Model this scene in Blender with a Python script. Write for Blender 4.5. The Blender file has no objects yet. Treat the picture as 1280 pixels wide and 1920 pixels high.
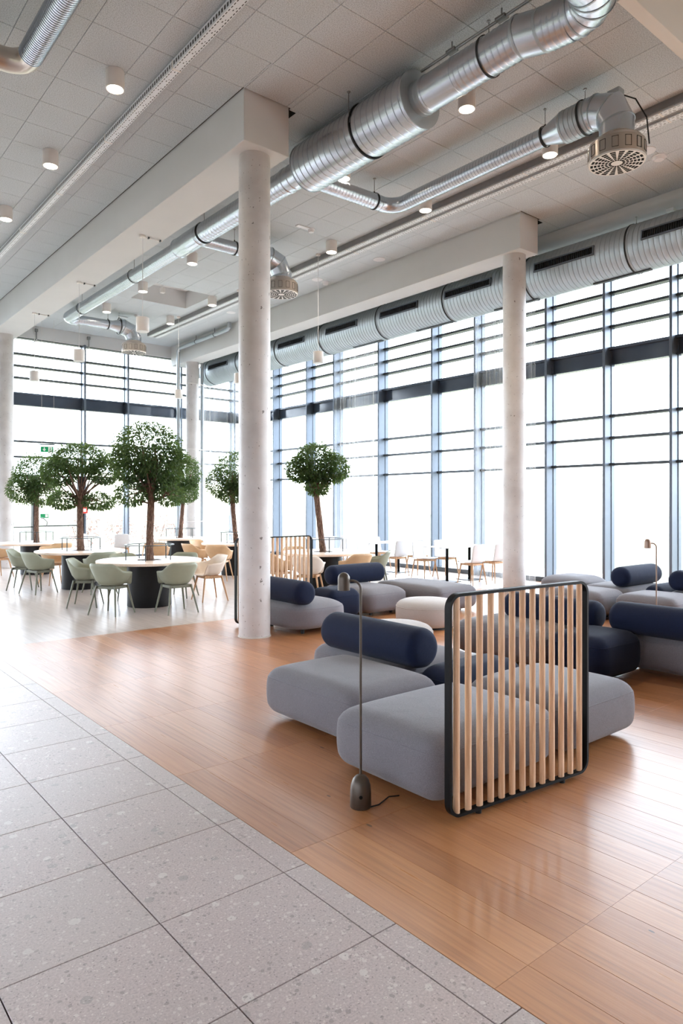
import bpy, bmesh, math, random
from mathutils import Vector, Matrix
random.seed(7)
PI = math.pi
SC = bpy.context.scene
COL = SC.collection

# ------------------------------------------------------------------ camera
# x runs towards the long glazed wall, y runs along it to the end wall, z is up
cd = bpy.data.cameras.new('camera')
cam = bpy.data.objects.new('camera', cd); COL.objects.link(cam)
cam.location = (0, 0, 1.66)
cam.rotation_euler = (PI/2, 0, -math.radians(39.578))
cd.sensor_fit = 'HORIZONTAL'; cd.sensor_width = 36.0
cd.lens = 36.0*1301/1280
cd.shift_y = -16.7/1280
cd.clip_end = 500
SC.camera = cam

# ------------------------------------------------------------------ sky, sun, exposure
w = bpy.data.worlds.new('world'); SC.world = w; w.use_nodes = True
bg = w.node_tree.nodes['Background']
bg.inputs[0].default_value = (0.80, 0.885, 1.0, 1); bg.inputs[1].default_value = 4.2
sl = bpy.data.lights.new('sun', 'SUN'); sl.energy = 3.5; sl.angle = math.radians(3); sl.color = (1, .95, .87)
sun = bpy.data.objects.new('sun', sl); COL.objects.link(sun)
sun.rotation_euler = Vector((0.35, 0.42, -1.0)).to_track_quat('-Z', 'Y').to_euler()
SC.view_settings.view_transform = 'Standard'; SC.view_settings.look = 'None'
SC.view_settings.gamma = 1; SC.view_settings.use_curve_mapping = False
SC.view_settings.exposure = 1.7
cy = SC.cycles
cy.max_bounces = 10; cy.diffuse_bounces = 6; cy.glossy_bounces = 4; cy.transparent_max_bounces = 24
cy.transmission_bounces = 4; cy.caustics_reflective = False; cy.caustics_refractive = False
cy.sample_clamp_indirect = 8

# ------------------------------------------------------------------ small helpers
def lin(r, g, b):
    f = lambda c: (c/255/12.92) if c <= 10 else ((c/255+.055)/1.055)**2.4
    return (f(r), f(g), f(b), 1)

def link(o, parent=None):
    COL.objects.link(o)
    if parent is not None: o.parent = parent
    return o

def tag(o, label=None, cat=None, group=None, kind=None):
    if label: o['label'] = label
    if cat: o['category'] = cat
    if group: o['group'] = group
    if kind: o['kind'] = kind
    return o

def empty(name, loc=(0, 0, 0), rz=0.0, label=None, cat=None, group=None, kind=None):
    o = bpy.data.objects.new(name, None); COL.objects.link(o)
    o.empty_display_size = .1
    o.location = loc; o.rotation_euler = (0, 0, rz)
    return tag(o, label, cat, group, kind)

def dup(root, loc, rz=0.0, label=None, group=None):
    r = root.copy(); COL.objects.link(r); r.location = loc; r.rotation_euler = (0, 0, rz)
    if label: r['label'] = label
    if group: r['group'] = group
    for ch in root.children:
        c = ch.copy(); COL.objects.link(c); c.parent = r
        for g in ch.children:
            d = g.copy(); COL.objects.link(d); d.parent = c
    return r

class MB:
    """collects geometry for ONE mesh object"""
    def __init__(s): s.v = []; s.f = []
    def add(s, vs, fs):
        n = len(s.v); s.v += [tuple(p) for p in vs]; s.f += [tuple(i+n for i in f) for f in fs]
    def box(s, x0, x1, y0, y1, z0, z1, bev=0.0):
        if bev <= 0:
            s.add([(x0,y0,z0),(x1,y0,z0),(x1,y1,z0),(x0,y1,z0),(x0,y0,z1),(x1,y0,z1),(x1,y1,z1),(x0,y1,z1)],
                  [(3,2,1,0),(4,5,6,7),(0,1,5,4),(1,2,6,5),(2,3,7,6),(3,0,4,7)])
        else:
            b = bev; vs = []; idx = {}
            for i, x in enumerate((x0, x1)):
                for j, y in enumerate((y0, y1)):
                    for k, z in enumerate((z0, z1)):
                        sx, sy, sz = (1-2*i), (1-2*j), (1-2*k)
                        idx[i,j,k,0] = len(vs); vs.append((x, y+sy*b, z+sz*b))
                        idx[i,j,k,1] = len(vs); vs.append((x+sx*b, y, z+sz*b))
                        idx[i,j,k,2] = len(vs); vs.append((x+sx*b, y+sy*b, z))
            F = []
            for i in (0, 1):
                F.append([idx[i,j,k,0] for j, k in ((0,0),(1,0),(1,1),(0,1))][::(-1 if i == 0 else 1)])
                F.append([idx[j,i,k,1] for j, k in ((0,0),(0,1),(1,1),(1,0))][::(-1 if i == 0 else 1)])
                F.append([idx[j,k,i,2] for j, k in ((0,0),(1,0),(1,1),(0,1))][::(-1 if i == 0 else 1)])
            for i in (0, 1):
                for j in (0, 1):
                    F.append([idx[i,j,0,0], idx[i,j,1,0], idx[i,j,1,1], idx[i,j,0,1]])
                    F.append([idx[i,0,j,0], idx[i,1,j,0], idx[i,1,j,2], idx[i,0,j,2]])
                    F.append([idx[0,i,j,1], idx[1,i,j,1], idx[1,i,j,2], idx[0,i,j,2]])
            for i in (0, 1):
                for j in (0, 1):
                    for k in (0, 1): F.append([idx[i,j,k,0], idx[i,j,k,1], idx[i,j,k,2]])
            s.add(vs, F)
    def rings(s, rs, close=False, cap0=True, cap1=True):
        n = len(rs[0]); vs = [p for r in rs for p in r]; fs = []
        m = len(rs)
        for a in range(m if close else m-1):
            b = (a+1) % m
            for i in range(n):
                j = (i+1) % n
                fs.append((a*n+i, a*n+j, b*n+j, b*n+i))
        if not close:
            if cap0: fs.append(tuple(range(n))[::-1])
            if cap1: fs.append(tuple((m-1)*n+i for i in range(n)))
        s.add(vs, fs)
    def lathe(s, prof, origin=(0,0,0), axis=(0,0,1), seg=32, cap0=True, cap1=True):
        """prof: list of (distance along axis, radius)"""
        o = Vector(origin); t = Vector(axis).normalized(); u, v = frame(t)
        rs = []
        for h, r in prof:
            r = max(r, 1e-4)
            rs.append([o+t*h+(u*math.cos(2*PI*i/seg)+v*math.sin(2*PI*i/seg))*r for i in range(seg)])
        s.rings(rs, False, cap0, cap1)
    def tube(s, p0, p1, r0, r1=None, seg=10):
        p0 = Vector(p0); d = Vector(p1)-p0
        s.lathe([(0, r0), (d.length, r0 if r1 is None else r1)], p0, d, seg)
    def sweep(s, pts, prof, closed=False, up=None, scales=None, cap=True):
        """prof: list of 2-D points (a, b); mitred at each vertex"""
        P = [Vector(p) for p in pts]; n = len(P); rs = []
        last = None
        for i in range(n):
            if closed: a, c = P[i-1], P[(i+1) % n]
            else: a, c = P[max(i-1, 0)], P[min(i+1, n-1)]
            d1 = (P[i]-a); d2 = (c-P[i])
            if d1.length < 1e-9: d1 = d2
            if d2.length < 1e-9: d2 = d1
            d1.normalize(); d2.normalize(); t = (d1+d2)
            t = t.normalized() if t.length > 1e-6 else d1
            if up is not None:
                b = Vector(up); b = (b-t*b.dot(t)).normalized()
            else:
                b = frame(t)[1] if last is None else (last-t*last.dot(t)).normalized()
            last = b
            nn = b.cross(t)
            ch = max(.3, math.sqrt(max(0, (1+d1.dot(d2))/2)))
            bend = (d2-d1)
            sc = 1.0 if scales is None else scales[i]
            ring = []
            for (x, y) in prof:
                off = nn*x+b*y
                if bend.length > 1e-6:
                    k = bend.normalized(); off = off+k*(off.dot(k))*(1/ch-1)
                ring.append(P[i]+off*sc)
            rs.append(ring)
        s.rings(rs, closed, cap, cap)
    def pipe(s, pts, r, seg=10, closed=False, scales=None):
        s.sweep(pts, [(r*math.cos(2*PI*i/seg), r*math.sin(2*PI*i/seg)) for i in range(seg)], closed, None, scales)
    def build(s, name, mat, parent=None, smooth=40, loc=None):
        me = bpy.data.meshes.new(name)
        me.from_pydata(s.v, [], s.f); me.validate(); me.update()
        bm = bmesh.new(); bm.from_mesh(me); bmesh.ops.recalc_face_normals(bm, faces=bm.faces); bm.to_mesh(me); bm.free()
        if smooth:
            me.polygons.foreach_set('use_smooth', [True]*len(me.polygons))
            me.set_sharp_from_angle(angle=math.radians(smooth))
        me.materials.append(mat)
        o = bpy.data.objects.new(name, me)
        if loc is not None: o.location = loc
        return link(o, parent)

def frame(t):
    t = Vector(t).normalized()
    a = Vector((0, 0, 1)) if abs(t.z) < .9 else Vector((1, 0, 0))
    u = a.cross(t).normalized(); return u, t.cross(u).normalized()

def arc(c, r, a0, a1, n, ax=(1, 0, 0), ay=(0, 0, 1)):
    c = Vector(c); ax = Vector(ax); ay = Vector(ay)
    return [c+ax*(r*math.cos(a0+(a1-a0)*i/n))+ay*(r*math.sin(a0+(a1-a0)*i/n)) for i in range(n+1)]

# ------------------------------------------------------------------ materials
class NT:
    def __init__(s, name):
        s.m = bpy.data.materials.new(name); s.m.use_nodes = True
        s.t = s.m.node_tree; s.b = s.t.nodes['Principled BSDF']; s.out = s.t.nodes['Material Output']
    def n(s, typ, **kw):
        nd = s.t.nodes.new(typ)
        for k, v in kw.items():
            if k.startswith('i_'):
                nd.inputs[k[2:].replace('_', ' ')].default_value = v
            else: setattr(nd, k, v)
        return nd
    def l(s, a, b): s.t.links.new(a, b)
    def math(s, op, a, b=None, c=None):
        nd = s.n('ShaderNodeMath', operation=op)
        for i, x in enumerate((a, b, c)):
            if x is None: continue
            if isinstance(x, (int, float)): nd.inputs[i].default_value = x
            else: s.l(x, nd.inputs[i])
        return nd.outputs[0]
    def ramp(s, fac, stops):
        nd = s.n('ShaderNodeValToRGB'); e = nd.color_ramp.elements
        while len(e) < len(stops): e.new(.5)
        for i, (p, c) in enumerate(stops):
            e[i].position = p; e[i].color = c
        s.l(fac, nd.inputs[0]); return nd.outputs[0]
    def mix(s, fac, a, b, typ='MIX'):
        nd = s.n('ShaderNodeMix', data_type='RGBA', blend_type=typ)
        for x, i in ((fac, 0), (a, 6), (b, 7)):
            if isinstance(x, (int, float, tuple)): nd.inputs[i].default_value = x
            else: s.l(x, nd.inputs[i])
        return nd.outputs[2]
    def bump(s, h, strength=.2, dist=.01):
        nd = s.n('ShaderNodeBump'); nd.inputs['Strength'].default_value = strength; nd.inputs['Distance'].default_value = dist
        s.l(h, nd.inputs['Height']); s.l(nd.outputs[0], s.b.inputs['Normal'])
    def noise(s, vec, scale, detail=3, rough=.5):
        nd = s.n('ShaderNodeTexNoise'); nd.inputs['Scale'].default_value = scale
        nd.inputs['Detail'].default_value = detail; nd.inputs['Roughness'].default_value = rough
        if vec is not None: s.l(vec, nd.inputs['Vector'])
        return nd.outputs[0]
    def pos(s): return s.n('ShaderNodeNewGeometry').outputs['Position']
    def obj(s): return s.n('ShaderNodeTexCoord').outputs['Object']
    def scaled(s, vec, sc):
        nd = s.n('ShaderNodeMapping'); nd.inputs['Scale'].default_value = sc; s.l(vec, nd.inputs[0]); return nd.outputs[0]

def plain(name, col, rough=.5, metal=0.0, spec=.5, var=.06, scale=12, bump=0.0):
    """a paint or metal with a slight procedural unevenness"""
    t = NT(name)
    f = t.noise(t.obj(), scale, 3)
    a = tuple(min(1, c*(1-var)) for c in col[:3])+(1,); b = tuple(min(1, c*(1+var)) for c in col[:3])+(1,)
    t.l(t.ramp(f, [(.3, a), (.7, b)]), t.b.inputs['Base Color'])
    t.b.inputs['Roughness'].default_value = rough; t.b.inputs['Metallic'].default_value = metal
    t.b.inputs['Specular IOR Level'].default_value = spec
    if bump: t.bump(f, bump)
    return t.m

M = {}
M['white'] = plain('white_paint', lin(214, 209, 204), .6, var=.015, scale=2)
M['plaster'] = plain('white_plaster', lin(213, 214, 215), .75, var=.02, scale=1.5)
M['hall'] = plain('grey_hall_paint', lin(150, 144, 138), .7, var=.03, scale=1)  # darkened so the unseen walls throw less fill light
M['white_metal'] = plain('white_enamel', lin(228, 224, 221), .4, var=.01)
M['white_plastic'] = plain('white_plastic', lin(226, 227, 230), .35, var=.01)
M['black'] = plain('black_powder_coat', lin(10, 10, 11), .5, spec=.16, var=.1)
M['drum'] = plain('black_drum', lin(20, 20, 22), .45, spec=.3, var=.1)
M['ring'] = plain('dark_green_grey_metal', lin(58, 66, 66), .4, .3)
M['alu'] = plain('blue_grey_aluminium', lin(96, 105, 117), .4, .35, var=.03)
M['alu_dark'] = plain('dark_grey_aluminium', lin(72, 77, 82), .4, .3, var=.04)
M['panel'] = plain('dark_glazed_band', lin(76, 86, 102), .12, .0, var=.15, scale=1.2)
M['dark'] = plain('dark_slot', lin(12, 12, 14), .8, spec=.2)
M['joint'] = plain('dark_joint', lin(72, 64, 60), .9)
M['channel'] = plain('grey_channel', lin(128, 128, 130), .6)
M['rod'] = plain('steel_rod', lin(150, 150, 150), .35, .9)
M['rubber'] = plain('black_rubber', lin(22, 22, 24), .6)
M['bronze'] = plain('bronze_brown_metal', lin(86, 76, 68), .38, .45, var=.04)
M['pale_bronze'] = plain('pale_bronze_metal', lin(158, 132, 116), .4, .4, var=.04)
M['green_shell'] = plain('sage_green_shell', lin(148, 152, 133), .5, var=.03)
M['green_leg'] = plain('sage_green_paint', lin(114, 117, 101), .45, var=.03)
M['tan_shell'] = plain('tan_shell', lin(205, 168, 128), .5, var=.04)
M['pale_shell'] = plain('pale_peach_shell', lin(236, 222, 208), .5, var=.02)
M['pouf'] = None
M['sign_green'] = plain('sign_green', lin(0, 158, 96), .4, var=.02)
M['sign_white'] = plain('sign_white', lin(245, 248, 246), .4, var=.01)
M['sign_red'] = plain('sign_red', lin(216, 70, 60), .4, var=.02)
M['lawn'] = plain('lawn', lin(86, 88, 70), .9, var=.2, scale=.3)
M['paving'] = plain('pale_paving', lin(196, 190, 180), .9, var=.06, scale=2)
M['washed_out_tree'] = plain('far_trees', lin(208, 202, 186), .9, var=.06, scale=.4)  # near-white colour puts the outdoor overexposure into the trees
M['red_shrub'] = plain('red_shrub', lin(204, 178, 170), .8, var=.3, scale=8)  # leaf red paled to imitate overexposed daylight

def mk_galv(name, base, rough, metal=.9):
    t = NT(name); v = t.obj()
    f = t.noise(v, 4, 2)
    c = t.ramp(f, [(.3, tuple(x*.975 for x in base[:3])+(1,)), (.7, tuple(min(1, x*1.025) for x in base[:3])+(1,))])
    t.l(c, t.b.inputs['Base Color']); t.b.inputs['Metallic'].default_value = metal
    t.b.inputs['Roughness'].default_value = rough
    return t.m
M['galv'] = mk_galv('galvanised_steel', lin(196, 202, 210), .27, .95)
M['galv_dull'] = mk_galv('dull_galvanised_steel', lin(178, 186, 192), .46, .7)
M['brass_steel'] = mk_galv('warm_steel', lin(196, 184, 174), .28)

def mk_ceiling():
    t = NT('wood_wool_tile'); p = t.pos()
    a = t.noise(p, 90, 4, .7); b = t.noise(p, 1.1, 2)
    c = t.ramp(a, [(.32, lin(150, 156, 160)), (.5, lin(204, 212, 218)), (.68, lin(232, 238, 242))])
    c = t.mix(t.math('MULTIPLY', b, .35), c, lin(186, 188, 188))
    t.l(c, t.b.inputs['Base Color']); t.b.inputs['Roughness'].default_value = .95
    t.b.inputs['Specular IOR Level'].default_value = .1
    t.bump(a, .5, .006); return t.m
M['ceiling'] = mk_ceiling()

def mk_tile():
    t = NT('terrazzo_tile'); p = t.pos()
    rnd = t.n('ShaderNodeObjectInfo').outputs['Random']
    pp = t.n('ShaderNodeMapping'); t.l(p, pp.inputs[0])
    cmb = t.n('ShaderNodeCombineXYZ'); t.l(t.math('MULTIPLY', rnd, 40.0), cmb.inputs[0]); t.l(t.math('MULTIPLY', rnd, 17.0), cmb.inputs[1])
    t.l(cmb.outputs[0], pp.inputs['Location']); q = pp.outputs[0]
    warp = t.n('ShaderNodeVectorMath', operation='MULTIPLY_ADD')
    nz = t.n('ShaderNodeTexNoise'); nz.inputs['Scale'].default_value = 30; t.l(q, nz.inputs['Vector'])
    t.l(nz.outputs['Color'], warp.inputs[0]); warp.inputs[1].default_value = (.02, .02, .02); t.l(q, warp.inputs[2])
    fine = t.noise(q, 110, 4, .65)
    base = t.ramp(fine, [(.3, lin(162, 146, 143)), (.55, lin(195, 177, 174)), (.75, lin(211, 195, 192))])
    cloud = t.noise(q, 5, 3)
    base = t.mix(t.math('MULTIPLY', cloud, .5), base, lin(172, 164, 158))
    for sc, lo, light, dark in ((16, .88, lin(214, 208, 200), lin(150, 142, 138)), (44, .76, lin(216, 208, 200), lin(132, 122, 116)), (110, .7, lin(220, 212, 204), lin(116, 106, 102))):
        vo = t.n('ShaderNodeTexVoronoi'); vo.inputs['Scale'].default_value = sc; t.l(warp.outputs[0], vo.inputs['Vector'])
        sep = t.n('ShaderNodeSeparateColor'); t.l(vo.outputs['Color'], sep.inputs[0])
        pick = t.math('GREATER_THAN', sep.outputs[0], lo)
        near = t.math('LESS_THAN', vo.outputs['Distance'], .36)
        msk = t.math('MULTIPLY', t.math('MULTIPLY', pick, near), .6)
        col = t.mix(t.math('GREATER_THAN', sep.outputs[1], .55), light, dark)
        base = t.mix(msk, base, col)
    base = t.mix(t.math('MULTIPLY', rnd, .25), base, lin(176, 168, 163))
    t.l(base, t.b.inputs['Base Color']); t.b.inputs['Roughness'].default_value = .36
    t.b.inputs['Specular IOR Level'].default_value = .6
    t.b.inputs['Coat Weight'].default_value = .15; t.b.inputs['Coat Roughness'].default_value = .33
    t.bump(fine, .05, .004); return t.m
M['tile'] = mk_tile()

PW, PL, WX, PY = .19, 1.197, 1.914, 1.495   # plank width, length, first edge, first end joint
def mk_wood_floor():
    t = NT('oak_plank'); p = t.pos(); s = t.n('ShaderNodeSeparateXYZ'); t.l(p, s.inputs[0])
    ix = t.math('FLOOR', t.math('DIVIDE', t.math('SUBTRACT', s.outputs[0], WX), PW))
    iy = t.math('FLOOR', t.math('DIVIDE', t.math('SUBTRACT', s.outputs[1], PY), PL))
    c = t.n('ShaderNodeCombineXYZ'); t.l(ix, c.inputs[0]); t.l(iy, c.inputs[1])
    wn = t.n('ShaderNodeTexWhiteNoise', noise_dimensions='2D'); t.l(c.outputs[0], wn.inputs['Vector'])
    sh = t.n('ShaderNodeVectorMath', operation='MULTIPLY_ADD'); t.l(wn.outputs['Color'], sh.inputs[0]); sh.inputs[1].default_value = (9, 31, 0); t.l(p, sh.inputs[2])
    q = sh.outputs[0]
    g1 = t.noise(t.scaled(q, (30, .9, 1)), 1.6, 5, .6)
    g2 = t.noise(t.scaled(q, (150, 2.0, 1)), 1.3, 3, .6)
    big = t.noise(t.scaled(q, (6, .8, 1)), 1.0, 2)
    col = t.ramp(g1, [(.28, lin(114, 69, 38)), (.46, lin(178, 117, 71)), (.7, lin(206, 146, 95))])
    col = t.mix(t.math('MULTIPLY', g2, .35), col, lin(120, 78, 50))
    col = t.mix(t.math('MULTIPLY', big, .35), col, lin(194, 136, 88))
    tone = t.ramp(wn.outputs['Value'], [(0, lin(152, 97, 57)), (.5, lin(184, 122, 77)), (1, lin(210, 151, 102))])
    col = t.mix(.35, col, tone)
    vo = t.n('ShaderNodeTexVoronoi'); vo.inputs['Scale'].default_value = 1; t.l(t.scaled(q, (4.2, 1.7, 1)), vo.inputs['Vector'])
    knot = t.math('MULTIPLY', t.math('LESS_THAN', vo.outputs['Distance'], .036), .8)
    col = t.mix(knot, col, lin(56, 34, 24))
    t.l(col, t.b.inputs['Base Color'])
    t.l(t.ramp(g1, [(.3, (.34,)*3+(1,)), (.7, (.27,)*3+(1,))]), t.b.inputs['Roughness'])
    t.b.inputs['Specular IOR Level'].default_value = .8
    t.b.inputs['Coat Weight'].default_value = .4; t.b.inputs['Coat Roughness'].default_value = .36; t.b.inputs['Coat IOR'].default_value = 1.6
    h = t.math('ADD', t.noise(t.scaled(q, (46, .6, 1)), 1.3, 1), t.math('MULTIPLY', t.noise(t.scaled(q, (120, .9, 1)), 1.2, 1), .35))
    t.bump(h, .2, .002); return t.m
M['plank'] = mk_wood_floor()

def mk_pale():
    t = NT('pale_floor'); p = t.pos(); a = t.noise(t.scaled(p, (14, .8, 1)), 1.5, 4); f = t.noise(p, 60, 3)
    t.l(t.ramp(a, [(.3, lin(178, 165, 158)), (.7, lin(202, 190, 183))]), t.b.inputs['Base Color'])
    t.b.inputs['Roughness'].default_value = .3; t.b.inputs['Specular IOR Level'].default_value = .8
    t.bump(f, .05, .003); return t.m
M['pale_floor'] = mk_pale()
def mk_wood(name, c0, c1, c2, axis, rough=.45):
    t = NT(name); v = t.obj()
    rnd = t.n('ShaderNodeObjectInfo').outputs['Random']
    cmb = t.n('ShaderNodeCombineXYZ'); t.l(t.math('MULTIPLY', rnd, 9), cmb.inputs[0]); t.l(t.math('MULTIPLY', rnd, 5), cmb.inputs[1])
    ad = t.n('ShaderNodeVectorMath', operation='ADD'); t.l(v, ad.inputs[0]); t.l(cmb.outputs[0], ad.inputs[1])
    sc = [38, 38, 38]; sc[axis] = 2.2
    g = t.noise(t.scaled(ad.outputs[0], sc), 1.5, 4, .6)
    t.l(t.ramp(g, [(.3, c0), (.5, c1), (.72, c2)]), t.b.inputs['Base Color'])
    t.b.inputs['Roughness'].default_value = rough; return t.m
M['slat'] = mk_wood('ash_slat', lin(204, 160, 124), lin(222, 184, 148), lin(236, 206, 174), 2)
M['oak_leg'] = mk_wood('oak_leg', lin(172, 128, 92), lin(198, 156, 116), lin(214, 176, 138), 2)
M['tabletop'] = mk_wood('pale_tabletop', lin(232, 206, 186), lin(240, 218, 200), lin(244, 226, 210), 1, .32)

def mk_fabric(name, c, dark, rough=.9, sheen=.3, scale=260):
    t = NT(name); v = t.obj()
    f = t.noise(v, scale, 2, .6); big = t.noise(v, 5, 3)
    wx = t.noise(t.scaled(v, (40, 40, 500)), 2, 2); wy = t.noise(t.scaled(v, (500, 60, 60)), 2, 2)
    wv = t.math('ADD', wx, wy)
    col = t.ramp(f, [(.3, dark), (.7, c)])
    col = t.mix(t.math('MULTIPLY', big, .3), col, dark)
    t.l(col, t.b.inputs['Base Color']); t.b.inputs['Roughness'].default_value = rough
    t.b.inputs['Sheen Weight'].default_value = sheen; t.b.inputs['Sheen Roughness'].default_value = .5
    t.b.inputs['Specular IOR Level'].default_value = .2
    t.bump(t.math('ADD', t.math('MULTIPLY', wv, .3), t.math('MULTIPLY', big, 2.0)), .35, .01)
    return t.m
M['grey_fabric'] = mk_fabric('grey_fabric', lin(136, 133, 139), lin(106, 103, 109), .9, .2)
M['navy_fabric'] = mk_fabric('navy_velvet', lin(22, 33, 62), lin(14, 22, 43), .85, .06)
M['pouf'] = mk_fabric('pale_grey_fabric', lin(196, 190, 186), lin(172, 164, 160))

def mk_concrete():
    t = NT('pitted_concrete'); p = t.pos()
    a = t.noise(p, 3, 4); f = t.noise(p, 40, 3)
    col = t.ramp(a, [(.3, lin(200, 196, 195)), (.7, lin(220, 217, 216))])
    for sc, lim in ((7, .055), (15, .062), (30, .075)):
        vo = t.n('ShaderNodeTexVoronoi'); vo.inputs['Scale'].default_value = sc; vo.inputs['Randomness'].default_value = 1
        mp = t.scaled(p, (1, 1, .7)); ad = t.n('ShaderNodeVectorMath', operation='MULTIPLY_ADD')
        nz = t.n('ShaderNodeTexNoise'); nz.inputs['Scale'].default_value = 30; t.l(p, nz.inputs['Vector'])
        t.l(nz.outputs['Color'], ad.inputs[0]); ad.inputs[1].default_value = (.05,)*3; t.l(mp, ad.inputs[2])
        t.l(ad.outputs[0], vo.inputs['Vector'])
        sep = t.n('ShaderNodeSeparateColor'); t.l(vo.outputs['Color'], sep.inputs[0])
        k = t.math('MULTIPLY', t.math('LESS_THAN', vo.outputs['Distance'], t.math('MULTIPLY', sep.outputs[0], lim*2)), t.math('GREATER_THAN', sep.outputs[1], .4))
        col = t.mix(t.math('MULTIPLY', k, .8), col, lin(98, 90, 86))
    t.l(col, t.b.inputs['Base Color']); t.b.inputs['Roughness'].default_value = .38
    t.b.inputs['Specular IOR Level'].default_value = .45
    t.bump(f, .04, .01); return t.m
M['concrete'] = mk_concrete()

def mk_bark():
    t = NT('twisted_bark'); v = t.obj()
    g = t.noise(t.scaled(v, (30, 30, 7)), 2, 5, .7)
    t.l(t.ramp(g, [(.3, lin(58, 40, 34)), (.5, lin(112, 82, 68)), (.72, lin(176, 148, 128))]), t.b.inputs['Base Color'])
    t.b.inputs['Roughness'].default_value = .85; t.bump(g, .9, .02); return t.m
M['bark'] = mk_bark()

def mk_leaf():
    t = NT('ficus_leaf'); v = t.obj()
    f = t.noise(v, 9, 2); g = t.noise(v, 70, 1)
    c = t.ramp(f, [(.3, lin(44, 64, 46)), (.55, lin(70, 96, 64)), (.75, lin(116, 138, 86))])
    c = t.mix(t.math('MULTIPLY', g, .5), c, lin(54, 78, 54))
    t.l(c, t.b.inputs['Base Color']); t.b.inputs['Roughness'].default_value = .38
    tr = t.n('ShaderNodeBsdfTranslucent'); tr.inputs[0].default_value = lin(120, 146, 72)
    mx = t.n('ShaderNodeMixShader'); mx.inputs[0].default_value = .34
    t.l(t.b.outputs[0], mx.inputs[1]); t.l(tr.outputs[0], mx.inputs[2]); t.l(mx.outputs[0], t.out.inputs[0]); return t.m
M['leaf'] = mk_leaf()

def mk_glass(name, tint, refl):
    t = NT(name); t.t.nodes.remove(t.b)
    tr = t.n('ShaderNodeBsdfTransparent'); tr.inputs[0].default_value = tint
    gl = t.n('ShaderNodeBsdfGlossy'); gl.inputs['Roughness'].default_value = .02
    lw = t.n('ShaderNodeLayerWeight'); lw.inputs[0].default_value = .5
    fr = t.math('MULTIPLY_ADD', t.math('POWER', lw.outputs['Facing'], 4.0), refl, .025)
    mx = t.n('ShaderNodeMixShader'); t.l(fr, mx.inputs[0]); t.l(tr.outputs[0], mx.inputs[1]); t.l(gl.outputs[0], mx.inputs[2])
    t.l(mx.outputs[0], t.out.inputs[0]); return t.m
M['glass'] = mk_glass('window_glass', (.96, .97, .97, 1), .3)

def mk_sheer():
    t = NT('sheer_curtain'); t.t.nodes.remove(t.b)
    tr = t.n('ShaderNodeBsdfTransparent'); df = t.n('ShaderNodeBsdfDiffuse'); df.inputs[0].default_value = lin(226, 224, 222)
    tl = t.n('ShaderNodeBsdfTranslucent'); tl.inputs[0].default_value = lin(226, 226, 226)
    m1 = t.n('ShaderNodeMixShader'); m1.inputs[0].default_value = .5; t.l(df.outputs[0], m1.inputs[1]); t.l(tl.outputs[0], m1.inputs[2])
    s = t.n('ShaderNodeSeparateXYZ'); t.l(t.obj(), s.inputs[0])
    wv = t.noise(t.scaled(t.obj(), (9, 9, .05)), 1.5, 3)
    m2 = t.n('ShaderNodeMixShader'); t.l(t.ramp(wv, [(.35, (.10,)*3+(1,)), (.7, (.4,)*3+(1,))]), m2.inputs[0])
    t.l(tr.outputs[0], m2.inputs[1]); t.l(m1.outputs[0], m2.inputs[2]); t.l(m2.outputs[0], t.out.inputs[0]); return t.m
M['sheer'] = mk_sheer()

def mk_perf():
    """perforated sheet: rows of short dark dashes along y"""
    t = NT('perforated_channel'); s = t.n('ShaderNodeSeparateXYZ'); t.l(t.pos(), s.inputs[0])
    y = s.outputs[1]; ob = t.n('ShaderNodeSeparateXYZ'); t.l(t.obj(), ob.inputs[0])
    def row(u, off, wdt, per, duty, ph):
        a = t.math('LESS_THAN', t.math('ABSOLUTE', t.math('SUBTRACT', u, off)), wdt)
        b = t.math('LESS_THAN', t.math('FRACT', t.math('DIVIDE', t.math('ADD', y, ph), per)), duty)
        return t.math('MULTIPLY', a, b)
    k = None
    for off, wdt, per, duty, ph in ((-.034, .0048, .055, .62, 0), (.034, .0048, .055, .62, .03), (0, .005, .21, .12, .01), (.012, .004, .21, .1, .05)):
        r = row(ob.outputs[0], off, wdt, per, duty, ph); k = r if k is None else t.math('MAXIMUM', k, r)
    zr = row(ob.outputs[2], 0, .022, .055, .6, 0)
    sd = t.n('ShaderNodeNewGeometry'); nz = t.n('ShaderNodeSeparateXYZ'); t.l(sd.outputs['Normal'], nz.inputs[0])
    side = t.math('GREATER_THAN', t.math('ABSOLUTE', nz.outputs[0]), .5)
    k = t.math('MAXIMUM', t.math('MULTIPLY', k, t.math('SUBTRACT', 1, side)), t.math('MULTIPLY', zr, side))
    t.l(t.mix(k, lin(226, 230, 235), lin(36, 38, 42)), t.b.inputs['Base Color'])
    t.b.inputs['Roughness'].default_value = .4; return t.m
M['perf'] = mk_perf()

def mk_lamp(name, col, power):
    t = NT(name); t.b.inputs['Base Color'].default_value = (.9, .9, .9, 1)
    t.b.inputs['Emission Color'].default_value = col; t.b.inputs['Emission Strength'].default_value = power; return t.m
M['lamp_on'] = mk_lamp('lit_diffuser', lin(255, 240, 218), 7.0)

# view test used only to choose which of many tiles and planks get an object of their own
TH = math.radians(39.578)
def view(x, y, z):
    r = x*math.cos(TH)-y*math.sin(TH); d = x*math.sin(TH)+y*math.cos(TH)
    if d < .3: return None
    return 640+1301*r/d, 943.3-1301*(z-1.66)/d, d
def seen(x, y, z, m=120):
    p = view(x, y, z)
    return p is not None and -m < p[0] < 1280+m and -m < p[1] < 1920+m

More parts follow.
